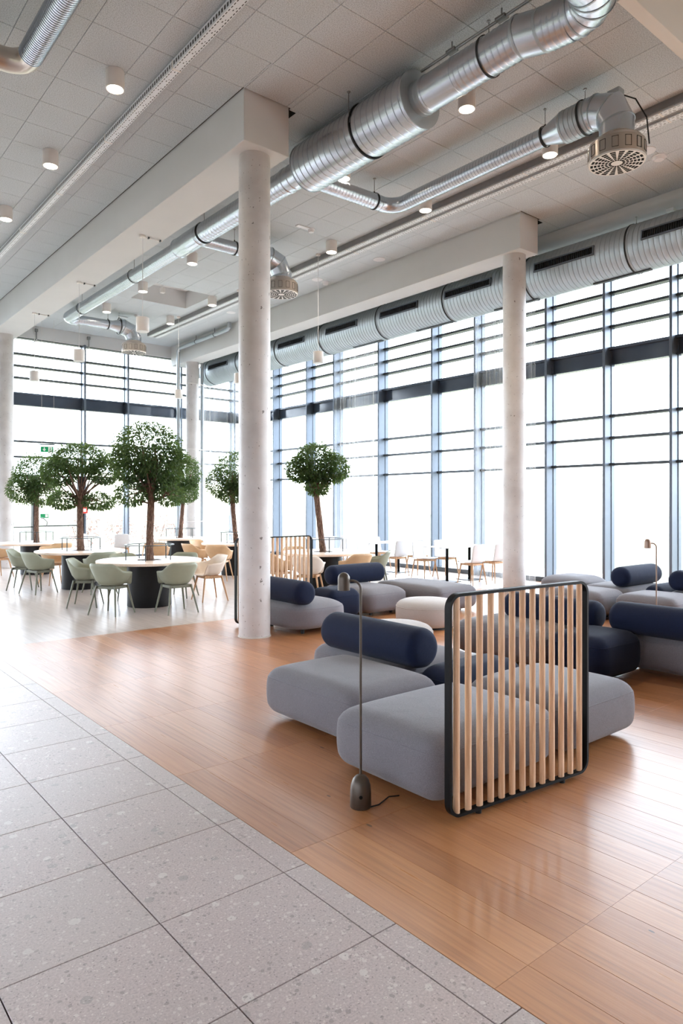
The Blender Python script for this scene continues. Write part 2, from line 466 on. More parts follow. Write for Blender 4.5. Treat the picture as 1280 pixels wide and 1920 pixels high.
def subtract(rects, hole):
    out = []; a, b, c, d = hole
    for (x0, x1, y0, y1) in rects:
        if x1 <= a or x0 >= b or y1 <= c or y0 >= d: out.append((x0, x1, y0, y1)); continue
        if x0 < a: out.append((x0, a, y0, y1))
        if x1 > b: out.append((b, x1, y0, y1))
        xa, xb = max(x0, a), min(x1, b)
        if y0 < c: out.append((xa, xb, y0, c))
        if y1 > d: out.append((xa, xb, d, y1))
    return out

def lay(parent, name, rects, mat, gap, z0, z1, bev, limit, zv, stuff_name):
    """rects as pieces: the LIMIT nearest in view are objects of their own, the rest one joined mesh"""
    vis = []; rest = []
    for r in rects:
        if r[1]-r[0] < .02 or r[3]-r[2] < .02: continue
        cx, cy_ = (r[0]+r[1])/2, (r[2]+r[3])/2
        if any(seen(px, py, zv, 30) for px in (r[0], cx, r[1]) for py in (r[2], cy_, r[3])): vis.append((math.hypot(cx, cy_), r))
        else: rest.append(r)
    vis.sort(); cache = {}
    for d, r in vis[:limit]:
        k = (round(r[1]-r[0], 3), round(r[3]-r[2], 3)); loc = ((r[0]+r[1])/2, (r[2]+r[3])/2, 0)
        if k not in cache:
            m = MB(); m.box(-k[0]/2+gap, k[0]/2-gap, -k[1]/2+gap, k[1]/2-gap, z0, z1, bev)
            cache[k] = m.build(name, mat, parent, 0, loc)
        else:
            o = cache[k].copy(); o.location = loc; COL.objects.link(o); o.parent = parent
    m = MB()
    for r in [v[1] for v in vis[limit:]]+rest:
        m.box(r[0]+gap, r[1]-gap, r[2]+gap, r[3]-gap, z0, z1)
    if m.v: tag(m.build(stuff_name, mat, parent, 0), kind='stuff')

# ------------------------------------------------------------------ floor
X0, X1, Y0, Y1 = -7.0, 12.9, -6.0, 20.55
m = MB(); m.box(X0, X1, Y0, Y1, -.2, -.012)
floor = tag(m.build('floor', M['joint'], None, 0), 'floor of grey speckled stone tiles, oak planks and a paler far area', kind='structure')
T = .5934
rects = []
for a in range(-13, 3):
    for b in range(-15, 31):
        x0, y0 = .6005+T*a, 2.569+T*b
        x0, x1, y0, y1 = max(x0, X0), min(x0+T, WX), max(y0, Y0), min(y0+T, Y1)
        if x1-x0 > .02 and y1-y0 > .02: rects.append((x0, x1, y0, y1))
lay(floor, 'stone_tile', rects, M['tile'], .0022, -.012, 0, .0012, 290, 0, 'far_stone_tiles')
rects = []
for a in range(0, 58):
    for b in range(-7, 6):
        x0, y0 = WX+PW*a, PY+PL*b
        x0, x1, y0, y1 = x0, min(x0+PW, X1), max(y0, Y0), min(y0+PL, Y1)
        if x1-x0 > .02 and y1-y0 > .02: rects.append((x0, x1, y0, y1))
lay(floor, 'oak_plank', rects, M['plank'], .0006, -.012, 0, .0006, 295, 0, 'far_oak_planks')

m = MB(); m.box(WX, X1, PY+6*PL+.001, Y1, -.012, 0)
m.build('pale_floor', M['pale_floor'], floor, 0)

# ------------------------------------------------------------------ ceiling
CZ = 6.578
cof = (6.70, 8.14, 14.63, 16.02)
beamA = (4.358, 5.01, 7.09, 20.3); beamB = (9.805, 10.31, 7.12, 20.3)
m = MB()
for r in subtract([(X0, 10.98, Y0, Y1)], (cof[0]-.05, cof[1]+.05, cof[2]-.05, cof[3]+.05)): m.box(r[0], r[1], r[2], r[3], CZ+.018, CZ+.25)
ceiling = tag(m.build('ceiling', M['joint'], None, 0), 'suspended ceiling of square grey wood wool tiles', kind='structure')
rects = []
for a in range(-16, 16):
    for b in range(-22, 23):
        x0, y0 = 2.559+.6*a, 7.082+.6*b
        rects.append((max(x0, X0), min(x0+.6, 10.98), max(y0, Y0), min(y0+.6, 20.3)))
rects = [r for r in rects if r[1]-r[0] > .01 and r[3]-r[2] > .01]
for h in (cof, (4.335, 5.03, 7.07, 20.3), (9.782, 10.333, 7.10, 20.3)): rects = subtract(rects, h)
lay(ceiling, 'ceiling_tile', rects, M['ceiling'], .0022, CZ, CZ+.018, .003, 299, CZ, 'far_ceiling_tiles')
m = MB(); a, b, c, d = cof; h = .42
m.box(a-.05, a, c-.05, d+.05, CZ+.001, CZ+h); m.box(b, b+.05, c-.05, d+.05, CZ+.001, CZ+h)
m.box(a, b, c-.05, c, CZ+.001, CZ+h); m.box(a, b, d, d+.05, CZ+.001, CZ+h); m.box(a-.05, b+.05, c-.05, d+.05, CZ+h, CZ+h+.05)
m.build('coffer_lining', M['plaster'], ceiling, 0)
m = MB(); m.box(7.1, 7.2, 15.2, 15.3, CZ+.02, CZ+.14, .01); m.tube((7.15, 15.25, CZ+.14), (7.15, 15.25, CZ+h), .008)
m.build('coffer_sensor', M['white_metal'], ceiling)
# plain plaster margin between the tiles and the long glazing, with a coved edge
m = MB(); prof = [(10.98, CZ+.02)]+[(10.98+.28*(1-math.cos(i*PI/12)), CZ-.05-.2*math.sin(i*PI/12)) for i in range(7)]
prof += [(12.9, CZ-.25), (12.9, CZ+.25), (10.98, CZ+.25)]
m.rings([[(x, Y0, z) for x, z in prof], [(x, Y1, z) for x, z in prof]])
tag(m.build('trim_1', M['plaster'], None, 30), 'coved plaster margin above the long glazing', kind='structure')

# beams and columns
for (x0, x1, y0, y1), lb in ((beamA, 'white plaster beam over the nearer row of columns'), (beamB, 'white plaster beam beside the long facade duct')):
    m = MB(); m.box(x0, x1, y0, y1, 5.975, CZ+.2, .006)
    tag(m.build('ceiling_beam', M['plaster'], None, 0), lb, kind='structure')
m = MB(); m.box(5.012, 5.13, 7.11, 7.32, CZ-.003, CZ+.018); m.box(10.312, 10.47, 7.13, 7.33, CZ-.003, CZ+.018)  # flat dark plates imitate the shade inside open gaps
tag(m.build('trim_2', M['dark'], None, 0), 'dark plates standing in for shaded ceiling gaps beside the beam ends', kind='structure')
for cx, cy_, lb in ((4.69, 7.38, 'tall round pitted concrete column in the middle, beside the lounge'), (10.06, 7.43, 'round concrete column behind the slatted screen near the long glazing'),
                    (4.69, 19.2, 'round concrete column at the left edge of the picture'), (10.06, 19.35, 'round concrete column between two pipes in the far corner')):
    m = MB(); m.lathe([(.004, .196), (5.975, .196)], (cx, cy_, 0), seg=64)
    o = tag(m.build('column', M['concrete']), lb, kind='structure')
    m = MB(); m.lathe([(0, .206), (.012, .206), (.016, .196)], (cx, cy_, 0), seg=64); m.build('column_base_trim', M['white'], o)
# downstand over the camera end of the hall
m = MB(); m.box(5.64, 12.5, 2.985, 3.1, 5.98, CZ+.1, .003)
tag(m.build('trim_3', M['white'], None, 0), 'white downstand edge at the upper right corner', kind='structure')

# ------------------------------------------------------------------ walls out of view, roof
m = MB(); m.box(X0-.3, X0, Y0, Y1, -.2, .9); m.box(X0-.3, X0, Y0, Y1, 3.4, 7.2)
for k in range(9): m.box(X0-.3, X0, Y0+k*3.32-.9, Y0+k*3.32+.9, .9, 3.4)  # openings between these piers are invented and sized to set the side light
tag(m.build('wall_left', M['hall'], None, 0), 'unseen grey left wall with openings added for side light', kind='structure')
m = MB(); m.box(X0-.3, X1, Y0-.3, Y0, -.2, 7.2)
tag(m.build('wall_rear', M['hall'], None, 0), 'grey wall behind the viewer', kind='structure')
m = MB(); m.box(X0-.6, X1+.5, Y0-.6, Y1+.5, 7.25, 7.5)
tag(m.build('roof_slab', M['plaster'], None, 0), 'flat roof slab above the hall', kind='structure')
m = MB(); m.box(X0, X1+.1, 20.3, 20.62, 6.235, 7.25)
tag(m.build('wall_back', M['plaster'], None, 0), 'plaster lintel above the end glazing', kind='structure')
m = MB(); m.box(12.84, 13.1, Y0, Y1, 6.22, 7.25)
tag(m.build('wall_right', M['plaster'], None, 0), 'plaster lintel above the long glazing', kind='structure')

# ------------------------------------------------------------------ glazing
LV = [.1, 2.42, 2.94, 3.37, 4.36, 4.71, 5.12, 5.45, 5.78, 6.235]
def glazing(name, lb, along, cuts, front, glass, sgn):
    """along: 'y' for the long wall (glass at x), 'x' for the end wall (glass at y)"""
    root = empty(name, label=lb, kind='structure')
    def put(mb, s0, s1, d0, d1, z0, z1, bev=0.0):
        d0, d1 = min(d0, d1), max(d0, d1)
        if along == 'y': mb.box(d0, d1, s0, s1, z0, z1, bev)
        else: mb.box(s0, s1, d0, d1, z0, z1, bev)
    for c in cuts:
        m = MB(); put(m, c-.027, c+.027, front, glass+.04, 0, 6.235, .004); put(m, c-.04, c+.04, glass-.07, glass+.04, 0, 6.235)
        m.build('mullion', M['alu'], root, 0)
    for i in range(len(cuts)-1):
        s0, s1 = cuts[i]+.027, cuts[i+1]-.027
        m = MB(); put(m, s0, s1, front+.08, glass+.04, 0, .1, .004); m.build('base_rail', M['alu_dark'], root, 0)
        for k, z in enumerate(LV[1:]):
            if k in (3, 4): continue
            m = MB(); put(m, s0, s1, glass-.13, glass+.04, z-.025, z+.025, .003); m.build('transom', M['alu_dark'], root, 0)
        m = MB(); put(m, s0, s1, glass-.05, glass+.05, LV[4], LV[5], .004); put(m, s0, s1, glass-.16, glass-.05, LV[5]-.05, LV[5]); put(m, s0, s1, glass-.12, glass-.05, LV[4], LV[4]+.03)
        m.build('band_panel', M['panel'], root, 0)
        for k in range(len(LV)-1):
            if k == 4: continue
            m = MB(); put(m, s0, s1, glass-.006, glass+.006, LV[k]+(.0 if k == 0 else .025), LV[k+1]-.025)
            m.build('pane', M['glass'], root, 0)
    return root
glazing('window_1', 'long wall of tall glazing with blue grey mullions on the right', 'y',
        [-.6, .7, 1.97, 3.27, 4.57, 5.87, 7.17, 8.48, 9.42, 10.38, 11.72, 13.65, 15.55, 16.86, 18.65, 20.4], 12.55, 12.85, 1)
glazing('window_2', 'end wall of tall glazing behind the trees', 'x',
        [-6.4, -4.6, -2.7, -.7, 1.25, 3.2, 5.13, 7.08, 8.375, 10.12, 12.07, 12.8], 20.2, 20.5, 1)
# glazed door in the end wall
r = empty('door_1', label='glazed exit door in the end glazing behind the left trees', kind='structure')
m = MB(); m.box(5.66, 5.72, 20.22, 20.44, 0, 2.42); m.box(6.92, 7.05, 20.2, 20.44, 0, 2.42); m.build('door_frame', M['black'], r, 0)
m = MB(); m.pipe([(5.72, 20.2, 1.02), (6.92, 20.2, 1.02)], .018); m.build('push_bar', M['ring'], r)
m = MB(); m.pipe([(5.14, 20.3, 1.0), (5.66, 20.3, 1.0)], .015); m.build('rail', M['ring'], r)
m = MB(); m.pipe([(6.0, 20.16, 1.02), (6.0, 20.12, 1.14), (5.9, 20.12, 1.24), (5.84, 20.14, 1.25)], .014); m.build('door_handle', M['rod'], r)
m = MB(); m.box(5.90, 6.12, 20.40, 20.42, 1.24, 1.36, .003); s = m.build('door_sign', M['sign_green'], r, 0); s['label'] = 'small green sign on the door glass'
m = MB(); m.box(6.03, 6.10, 20.395, 20.40, 1.26, 1.34); m.build('sign_mark', M['sign_white'], s, 0)

# sheer curtains gathered near the columns
def curtain(pts, z0, z1, lb, n):
    m = MB(); N = 90; amp = .035
    (xa, ya), (xb, yb) = pts; L = math.hypot(xb-xa, yb-ya); nx, ny = -(yb-ya)/L, (xb-xa)/L
    row = []
    for i in range(N+1):
        f = i/N; o = amp*math.sin(f*n*2*PI)+.012*math.sin(f*n*5.3)
        row.append((xa+(xb-xa)*f+nx*o, ya+(yb-ya)*f+ny*o))
    for z in (z0, (z0+z1)/2, z1): m.v += [(p[0], p[1], z) for p in row]
    for k in range(2):
        for i in range(N): m.f.append((k*(N+1)+i, k*(N+1)+i+1, (k+1)*(N+1)+i+1, (k+1)*(N+1)+i))
    o = m.build('sheer_curtain', M['sheer'], None, 180)
    tag(o, lb, 'curtain', 'sheer curtains hanging in front of the glazing')
    m = MB(); m.pipe([(xa, ya, z1+.02), (xb, yb, z1+.02)], .012); m.build('curtain_rail', M['white_metal'], o)
curtain(((12.3, 8.55), (12.3, 10.2)), .03, 6.15, 'white sheer curtain behind the column by the slatted screen', 9)
curtain(((12.3, 13.45), (12.3, 15.2)), .03, 6.15, 'white sheer curtain on the long glazing behind the tree right of the middle column', 9)
curtain(((10.45, 20.03), (12.1, 20.03)), .03, 6.15, 'white sheer curtain on the end glazing beside the far corner pipes', 8)

# ------------------------------------------------------------------ outside
m = MB(); m.box(-150, 200, -120, 220, -.5, -.2)
tag(m.build('ground', M['lawn'], None, 0), 'pale sunlit lawn outside the glazing', kind='structure')
m = MB(); m.box(12.95, 15.6, -12, 24, -.2, -.05); m.box(-12, 12.95, 20.7, 23, -.2, -.05)
tag(m.build('path', M['paving'], None, 0), 'pale paved path along the glazing', kind='structure')
def blob_leaves(n, lobes, size, seedv, squash=1.0):
    rr = random.Random(seedv); m = MB(); tot = sum(l[3]*l[4] for l in lobes)
    for (cx, cy_, cz, rx, rz) in lobes:
        for _ in range(int(n*rx*rz/tot)):
            while True:
                p = Vector((rr.uniform(-1, 1), rr.uniform(-1, 1), rr.uniform(-1, 1)))
                if .35 < p.length < 1: break
            p = p.normalized()*(p.length**.5)*rr.uniform(.86, 1.06)
            c = Vector((cx+p.x*rx, cy_+p.y*rx, cz+p.z*rz))
            d = (Vector((p.x, p.y, p.z*.6-.35))+Vector((rr.gauss(0, .55), rr.gauss(0, .55), rr.gauss(0, .45)))).normalized()
            u = d.cross(Vector((rr.gauss(0, .5), rr.gauss(0, .5), 1))).normalized(); nrm = u.cross(d)
            L = size*rr.uniform(.7, 1.25); W = L*.24
            m.add([c, c+d*L*.45+u*W+nrm*W*.35, c+d*L-nrm*L*.12, c+d*L*.45-u*W+nrm*W*.35], [(0, 1, 2), (0, 2, 3)])
    return m
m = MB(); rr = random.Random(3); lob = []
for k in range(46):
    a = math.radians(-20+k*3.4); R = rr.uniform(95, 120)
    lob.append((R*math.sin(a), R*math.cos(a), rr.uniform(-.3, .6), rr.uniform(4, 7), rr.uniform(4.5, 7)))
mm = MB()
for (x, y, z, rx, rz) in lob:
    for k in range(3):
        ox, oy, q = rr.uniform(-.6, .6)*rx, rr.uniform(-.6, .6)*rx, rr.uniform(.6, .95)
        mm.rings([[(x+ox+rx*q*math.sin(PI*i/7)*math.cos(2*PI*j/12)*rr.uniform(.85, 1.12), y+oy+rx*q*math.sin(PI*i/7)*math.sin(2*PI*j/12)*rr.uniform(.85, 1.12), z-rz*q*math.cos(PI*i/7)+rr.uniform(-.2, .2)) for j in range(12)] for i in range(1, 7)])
tag(mm.build('treeline', M['washed_out_tree'], None, 180), 'pale distant treeline beyond the lawn', 'trees', kind='stuff')
for k, (sx, sy) in enumerate(((7.6, 22.0), (8.9, 22.2), (10.1, 22.0), (11.2, 22.4))):
    r = empty('shrub', (sx, sy, -.05), 0, ['reddish shrub outside the end glazing, behind the second tree trunk', 'reddish shrub outside the end glazing, left of the tallest tree trunk',
        'reddish shrub outside the end glazing, right of the tallest tree trunk', 'reddish shrub outside the end glazing, nearest the far corner column'][k], 'shrub', 'shrubs outside the end glazing')
    blob_leaves(420, [(0, 0, .75, .5, .55), (.2, .1, 1.1, .3, .35)], .11, 40+k).build('shrub_leaves', M['red_shrub'], r, 0)
    m = MB()
    for q in range(6):
        a = q*1.05; m.pipe([(0, 0, 0), (.1*math.cos(a), .1*math.sin(a), .4), (.3*math.cos(a), .3*math.sin(a), 1.0)], .008, 5)
    m.build('stem', M['bark'], r)

# ------------------------------------------------------------------ ducts
def ribbed(p0, p1, r, pitch=.1, ridge=.004, seg=44, off=.5):
    p0 = Vector(p0); d = Vector(p1)-p0; L = d.length; prof = [(0, r)]; h = pitch*off
    while h < L-.02:
        q = min(.008, pitch*.14); prof += [(h-q, r), (h-q*.5, r+ridge), (h+q*.2, r+ridge), (h+q*.5, r-ridge*.8), (h+q, r)]; h += pitch
    prof.append((L, r)); m = MB(); m.lathe(prof, p0, d, seg); return m
def band(p, axis, r, wdt=.02, seg=44):
    m = MB(); a = Vector(axis).normalized(); m.lathe([(-wdt/2, r), (-wdt/2, r+.008), (wdt/2, r+.008), (wdt/2, r)], Vector(p), a, seg, False, False)
    m.tube(Vector(p)+Vector((0, 0, r)), Vector(p)+Vector((0, 0, r+.03)), .012); return m
def hanger(parent, p, axis, r, top=CZ, mat='rubber', dx=0.0):
    b = band(p, axis, r+.002); b.build('clamp', M[mat], parent)
    m = MB(); q = Vector(p)+Vector((dx, 0, 0)); m.tube((q.x, q.y, p[2]+(r if dx == 0 else .0)), (q.x, q.y, top-.001), .005, None, 6)
    m.lathe([(0, .016), (.006, .022), (.012, .022)], (q.x, q.y, top-.0125), seg=12); m.build('hanger_rod', M['rod'], parent)
def elbow_mesh(c, R, ax, ay, a0, a1, n, r, seg=44):
    m = MB(); pts = arc(c, R, a0, a1, n, ax, ay)
    # mitred segments: vertices of the polyline lie between the joints
    m.pipe(pts, r, seg); return m
DX, DZ = 5.67, 6.215
duct = empty('ventilation_duct', (0, 0, 0), 0, 'large galvanised main duct with a fat silencer running under the ceiling past the middle column', 'duct')
Y = (0, 1, 0)
# silencer
m = ribbed((DX, 5.47, DZ), (DX, 7.56, DZ), .312, .104, .0075, 64); m.build('silencer', M['galv'], duct, 30)
for y in (5.465, 7.555):
    m = MB(); m.lathe([(0, .318), (.01, .318)], (DX, y, DZ), Y, 64); m.build('silencer_cap', M['galv_dull'], duct)
hanger(duct, (DX, 6.34, DZ), Y, .318, dx=-.318)
# camera side of the silencer
m = ribbed((DX, 5.33, DZ), (DX, 5.465, DZ), .19, .05, .003); m.build('neck', M['galv_dull'], duct, 30)
m = MB(); m.lathe([(0, .19), (.004, .196), (.03, .196), (.034, .19), (.42, .19), (.424, .196), (.45, .196), (.454, .19)], (DX, 4.88, DZ), Y, 44); m.build('smooth_section', M['galv'], duct, 30)
m = ribbed((DX, 4.1, DZ), (DX, 4.885, DZ), .19, .07, .004); m.build('duct_section', M['galv'], duct, 30)
hanger(duct, (DX, 4.5, DZ), Y, .195)
off1, off2 = Vector((DX+.03, 3.86, DZ-.05)), Vector((DX+.05, 3.58, DZ-.07))
m = MB(); m.pipe([(DX, 4.11, DZ), off1, off2], .194, 44); m.build('offset_section', M['galv'], duct, 30)
for q, wq in ((Vector((DX, 4.1, DZ)), .03), (off1, .03)):
    m = MB(); m.lathe([(-wq/2, .19), (-wq/2, .2), (wq/2, .2), (wq/2, .19)], q, Y, 44, False, False); m.build('coupling', M['galv_dull'], duct)
m = ribbed(off2+Vector((0, .002, 0)), off1, .198, .06, .003); m.build('duct_section', M['galv'], duct, 30)
ec = Vector((off2.x-.28, off2.y-.06, off2.z))
m = MB(); pts = [off2, off2+Vector((0, -.06, 0))]+arc(ec, .28, 0, PI/2, 4, (1, 0, 0), (0, -1, 0))[1:]+[ec+Vector((-1.4, -.28, 0))]
m.pipe(pts, .198, 44); m.build('segment_elbow', M['galv'], duct, 20)
for q, d in zip(pts[1:6], [pts[i+1]-pts[i-1] for i in range(1, 6)]):
    m = MB(); m.lathe([(-.008, .196), (-.008, .204), (.008, .204), (.008, .196)], q, d, 44, False, False); m.build('elbow_seam', M['galv_dull'], duct)
# far side of the silencer
m = MB(); m.lathe([(0, .168), (.30, .168), (.31, .176), (.34, .176), (.35, .168), (.44, .168), (.45, .178), (.50, .178), (.51, .168)], (DX, 7.565, DZ), Y, 44); m.build('smooth_section', M['galv'], duct, 30)
m = ribbed((DX, 8.07, DZ), (DX, 10.62, DZ), .163, .085, .004); m.build('duct_section', M['galv'], duct, 30)
hanger(duct, (DX, 10.49, DZ), Y, .168)
m = MB(); m.lathe([(0, .163), (.01, .172), (.3, .172), (.5, .172), (.52, .166), (.78, .166), (.79, .172), (.81, .172), (.84, .128)], (DX, 10.61, DZ), Y, 44); m.build('reducer', M['galv'], duct, 30)
m = ribbed((DX, 11.46, DZ), (DX, 17.25, DZ), .126, .075, .003, 36); m.build('duct_section', M['galv'], duct, 30)
for y in (13.39, 16.38): hanger(duct, (DX, y, DZ), Y, .13)
m = MB(); m.pipe([(DX, 17.25, DZ)]+arc((DX+.22, 17.28, DZ), .22, PI, PI/2, 6, (1, 0, 0), (0, 1, 0))+[(DX+.26, 17.5, DZ)], .127, 36); m.build('elbow', M['galv'], duct, 50)
# sprinkler pipe riding beside the duct
m = MB(); m.pipe([(DX-.05, 5.4, CZ-.1), (DX-.05, 2.0, CZ-.1)], .016)
o = tag(m.build('sprinkler_pipe', M['rod']), 'thin steel pipe along the top of the main duct near the upper edge', 'pipe')
for y in (4.95, 4.3):
    m = MB(); m.box(DX-.09, DX-.01, y-.06, y+.06, CZ-.115, CZ-.085, .004); m.tube((DX-.05, y, CZ-.1), (DX-.05, y, CZ), .008); m.build('bracket', M['rod'], o)

def diffuser(cx, cy_, zf, lb, R=.31):
    r = empty('air_diffuser', (cx, cy_, zf), 0, lb, 'air diffuser', 'round swirl diffusers on the branch ducts')
    m = MB(); m.lathe([(.02, R*.97), (.02, R), (.20, R), (.215, R*.96), (.24, R*.9), (.25, R*.62), (.30, R*.62)], (0, 0, 0), seg=56); m.build('body', M['brass_steel'], r, 30)
    m = MB()
    for s0, s1, z0, z1 in ((-.035, .035, .05, .054), (-.035, .035, .166, .17), (-.035, -.031, .054, .166), (.031, .035, .054, .166)):
        m.box(R-.004, R+.002, s0, s1, z0, z1)
    p0 = m.build('side_panel', M['dark'], r, 0)
    for k in range(14):
        o = p0 if k == 0 else link(p0.copy(), r)
        o.rotation_euler = (0, 0, 2*PI*k/14)
    m = MB(); m.lathe([(0, .02), (0, R*.985), (.022, R*.985)], (0, 0, 0), seg=56); p = m.build('face_plate', M['white_metal'], r, 30)
    m = MB()
    for k in range(18):
        a = 2*PI*k/18
        for j in range(6):
            rr_ = R*(.25+.125*j); wd = rr_*.1+.003; hl = R*.046
            u = Vector((math.cos(a), math.sin(a), 0)); t = Vector((-u.y, u.x, 0))
            c = u*rr_+Vector((0, 0, -.0012))
            m.add([c-u*hl-t*wd, c+u*hl-t*wd, c+u*hl+t*wd, c-u*hl+t*wd]+[q+Vector((0, 0, .004)) for q in (c-u*hl-t*wd, c+u*hl-t*wd, c+u*hl+t*wd, c-u*hl+t*wd)],
                  [(0, 1, 2, 3), (0, 1, 5, 4), (1, 2, 6, 5), (2, 3, 7, 6), (3, 0, 4, 7)])
    tag(m.build('slots', M['dark'], p, 0), kind='stuff')
    return r
BZ = 6.235
# branch 1: from the silencer, round a bend, back towards the viewer
b1 = empty('branch_duct', (0, 0, 0), 0, 'galvanised branch duct turning back towards the upper right diffuser', 'duct', 'branch ducts feeding the diffusers')
m = ribbed((DX+.16, 7.79, DZ-.0), (7.2, 7.79, BZ), .112, .06, .003, 36); m.build('duct_section', M['galv'], b1, 30)
hanger(b1, (7.086, 7.79, BZ), (1, 0, 0), .115)
m = MB(); m.pipe([(7.19, 7.79, BZ)]+arc((7.22, 7.53, BZ), .26, PI/2, 0, 8, (1, 0, 0), (0, 1, 0))+[(7.48, 7.5, BZ)], .113, 36); m.build('elbow', M['galv'], b1, 60)
m = ribbed((7.48, 7.5, BZ), (7.48, 5.12, BZ), .112, .05, .003, 36); m.build('duct_section', M['galv'], b1, 30)
hanger(b1, (7.48, 5.06, BZ), Y, .118)
m = MB(); m.lathe([(0, .114), (.1, .114), (.34, .188)], (7.48, 5.12, BZ), (0, -1, 0), 44); m.build('reducer', M['galv'], b1, 30)
m = ribbed((7.48, 4.78, BZ), (7.48, 4.42, BZ), .19, .06, .003, 44); m.build('duct_section', M['galv_dull'], b1, 30)
hanger(b1, (7.48, 4.51, BZ), Y, .195)
NR = .42
m = MB(); pts = [Vector((7.48, 4.43, BZ))]+arc((7.48, 4.11+NR-.08, BZ-NR), NR, PI/2, 0, 3, (0, -1, 0), (0, 0, 1))[0:]
pts = [Vector((7.48, 4.43, BZ)), Vector((7.48, 4.36, BZ)), Vector((7.48, 4.19, BZ-.06)), Vector((7.48, 4.11, BZ-.24)), Vector((7.48, 4.11, BZ-.42))]
m.pipe(pts, .192, 44); m.build('segment_elbow', M['galv'], b1, 15)
for i in (1, 2, 3):
    m = MB(); d = pts[i+1]-pts[i-1]; m.lathe([(-.006, .19), (-.006, .2), (.006, .2), (.006, .19)], pts[i], d, 44, False, False); m.build('elbow_seam', M['galv_dull'], b1)
m = MB(); m.box(7.42, 7.54, 4.05, 4.2, BZ+.09, BZ+.15, .006); m.build('bracket', M['galv_dull'], b1)
m = MB(); m.pipe([(7.54, 4.1, BZ+.12), (7.6, 3.95, BZ+.02), (7.68, 3.86, BZ-.2), (7.7, 3.84, BZ-.5)], .008, 8); m.build('cable', M['rubber'], b1)
diffuser(7.48, 4.11, 5.545, 'large round diffuser with a white slotted face at the upper right')
# branch 2 and 3 run from the main duct towards the glazing
def branch(x0, y, x1, lb, dlb, xr):
    b = empty('branch_duct', (0, 0, 0), 0, lb, 'duct', 'branch ducts feeding the diffusers')
    m = ribbed((x0, y, BZ), (xr, y, BZ), .112, .06, .003, 36); m.build('duct_section', M['galv'], b, 30)
    hanger(b, (xr-.04, y, BZ), (1, 0, 0), .116)
    m = MB(); m.lathe([(0, .114), (.08, .114), (.3, .188)], (xr, y, BZ), (1, 0, 0), 44); m.build('reducer', M['galv'], b, 30)
    m = ribbed((xr+.3, y, BZ), (x1-.36, y, BZ), .19, .06, .003, 44); m.build('duct_section', M['galv_dull'], b, 30)
    hanger(b, (x1-.4, y, BZ), (1, 0, 0), .195)
    P = [Vector((x1-.37, y, BZ)), Vector((x1-.3, y, BZ)), Vector((x1-.1, y, BZ-.07)), Vector((x1, y, BZ-.26)), Vector((x1, y, BZ-.36))]
    m = MB(); m.pipe(P, .192, 44); m.build('segment_elbow', M['galv'], b, 15)
    for i in (1, 2, 3):
        m = MB(); d = P[i+1]-P[i-1]; m.lathe([(-.006, .19), (-.006, .2), (.006, .2), (.006, .19)], P[i], d, 44, False, False); m.build('elbow_seam', M['galv_dull'], b)
    diffuser(x1, y, 5.60, dlb)
branch(DX+.15, 10.83, 7.48, 'galvanised branch duct passing behind the middle column', 'round diffuser with a white slotted face just right of the middle column', 6.5)
branch(DX+.26, 17.5, 7.40, 'galvanised branch duct at the far end of the main duct', 'round diffuser at the far end in front of the end glazing', 6.75)

# long facade duct with grilles
fd = empty('facade_duct', (0, 0, 0), 0, 'wide grey spiral duct with black grilles along the top of the long glazing', 'duct')
FX, FZ, FR = 10.92, 5.80, .39
ys = [19.85, 19.45, 17.62, 15.6, 13.65, 11.55, 9.55, 7.58, 5.66, 3.7, 1.7]
for i in range(len(ys)-1):
    m = ribbed((FX, ys[i], FZ), (FX, ys[i+1], FZ), FR, .085, .0028, 56); m.build('duct_section', M['galv_dull'], fd, 30)
    if i: hanger(fd, (FX, ys[i], FZ), Y, FR+.004, CZ-.0 if False else 6.33)
m = MB(); m.lathe([(-.02, FR*.9), (0, FR+.006), (.03, FR+.006)], (FX, 19.85, FZ), (0, -1, 0), 56); m.build('end_cap', M['galv'], fd)
def grille(yc, ang, L=1.12, H=.115):
    u = Vector((-math.cos(ang), 0, math.sin(ang))); t = Vector((math.sin(ang), 0, math.cos(ang)))
    m = MB()
    def bar(y0, y1, h0, h1, d0, d1):
        P = [Vector((FX, y, FZ))+u*(FR+d)+t*h for y in (y0, y1) for h in (h0, h1) for d in (d0, d1)]
        m.add(P, [(0, 1, 3, 2), (4, 6, 7, 5), (0, 4, 5, 1), (2, 3, 7, 6), (0, 2, 6, 4), (1, 5, 7, 3)])
    y0, y1 = yc-L/2, yc+L/2
    bar(y0, y1, -H/2-.022, -H/2, -.03, .022); bar(y0, y1, H/2, H/2+.022, -.03, .022); bar(y0-.022, y0, -H/2-.022, H/2+.022, -.03, .022); bar(y1, y1+.022, -H/2-.022, H/2+.022, -.03, .022)
    g = m.build('grille_frame', M['alu'], fd, 0)
    m = MB(); bar(y0, y1, -H/2, H/2, -.02, .004); m.build('grille_back', M['dark'], g, 0)
    m = MB(); k = y0+.02
    while k < y1:
        bar(k, k+.005, -H/2, H/2, .004, .016); k += .036
    m.build('grille_fins', M['alu_dark'], g, 0)
for y in (2.6, 4.8, 6.77, 8.89, 10.81, 12.76, 14.82, 16.75, 18.64): grille(y, .12)
for y in (5.9, 8.0, 10.1, 12.2):
    m = MB(); m.box(FX-.06, FX+.02, y-.5, y+.5, FZ-FR-.02, FZ-FR+.01, .004); m.build('bottom_slot', M['alu_dark'], fd, 0)
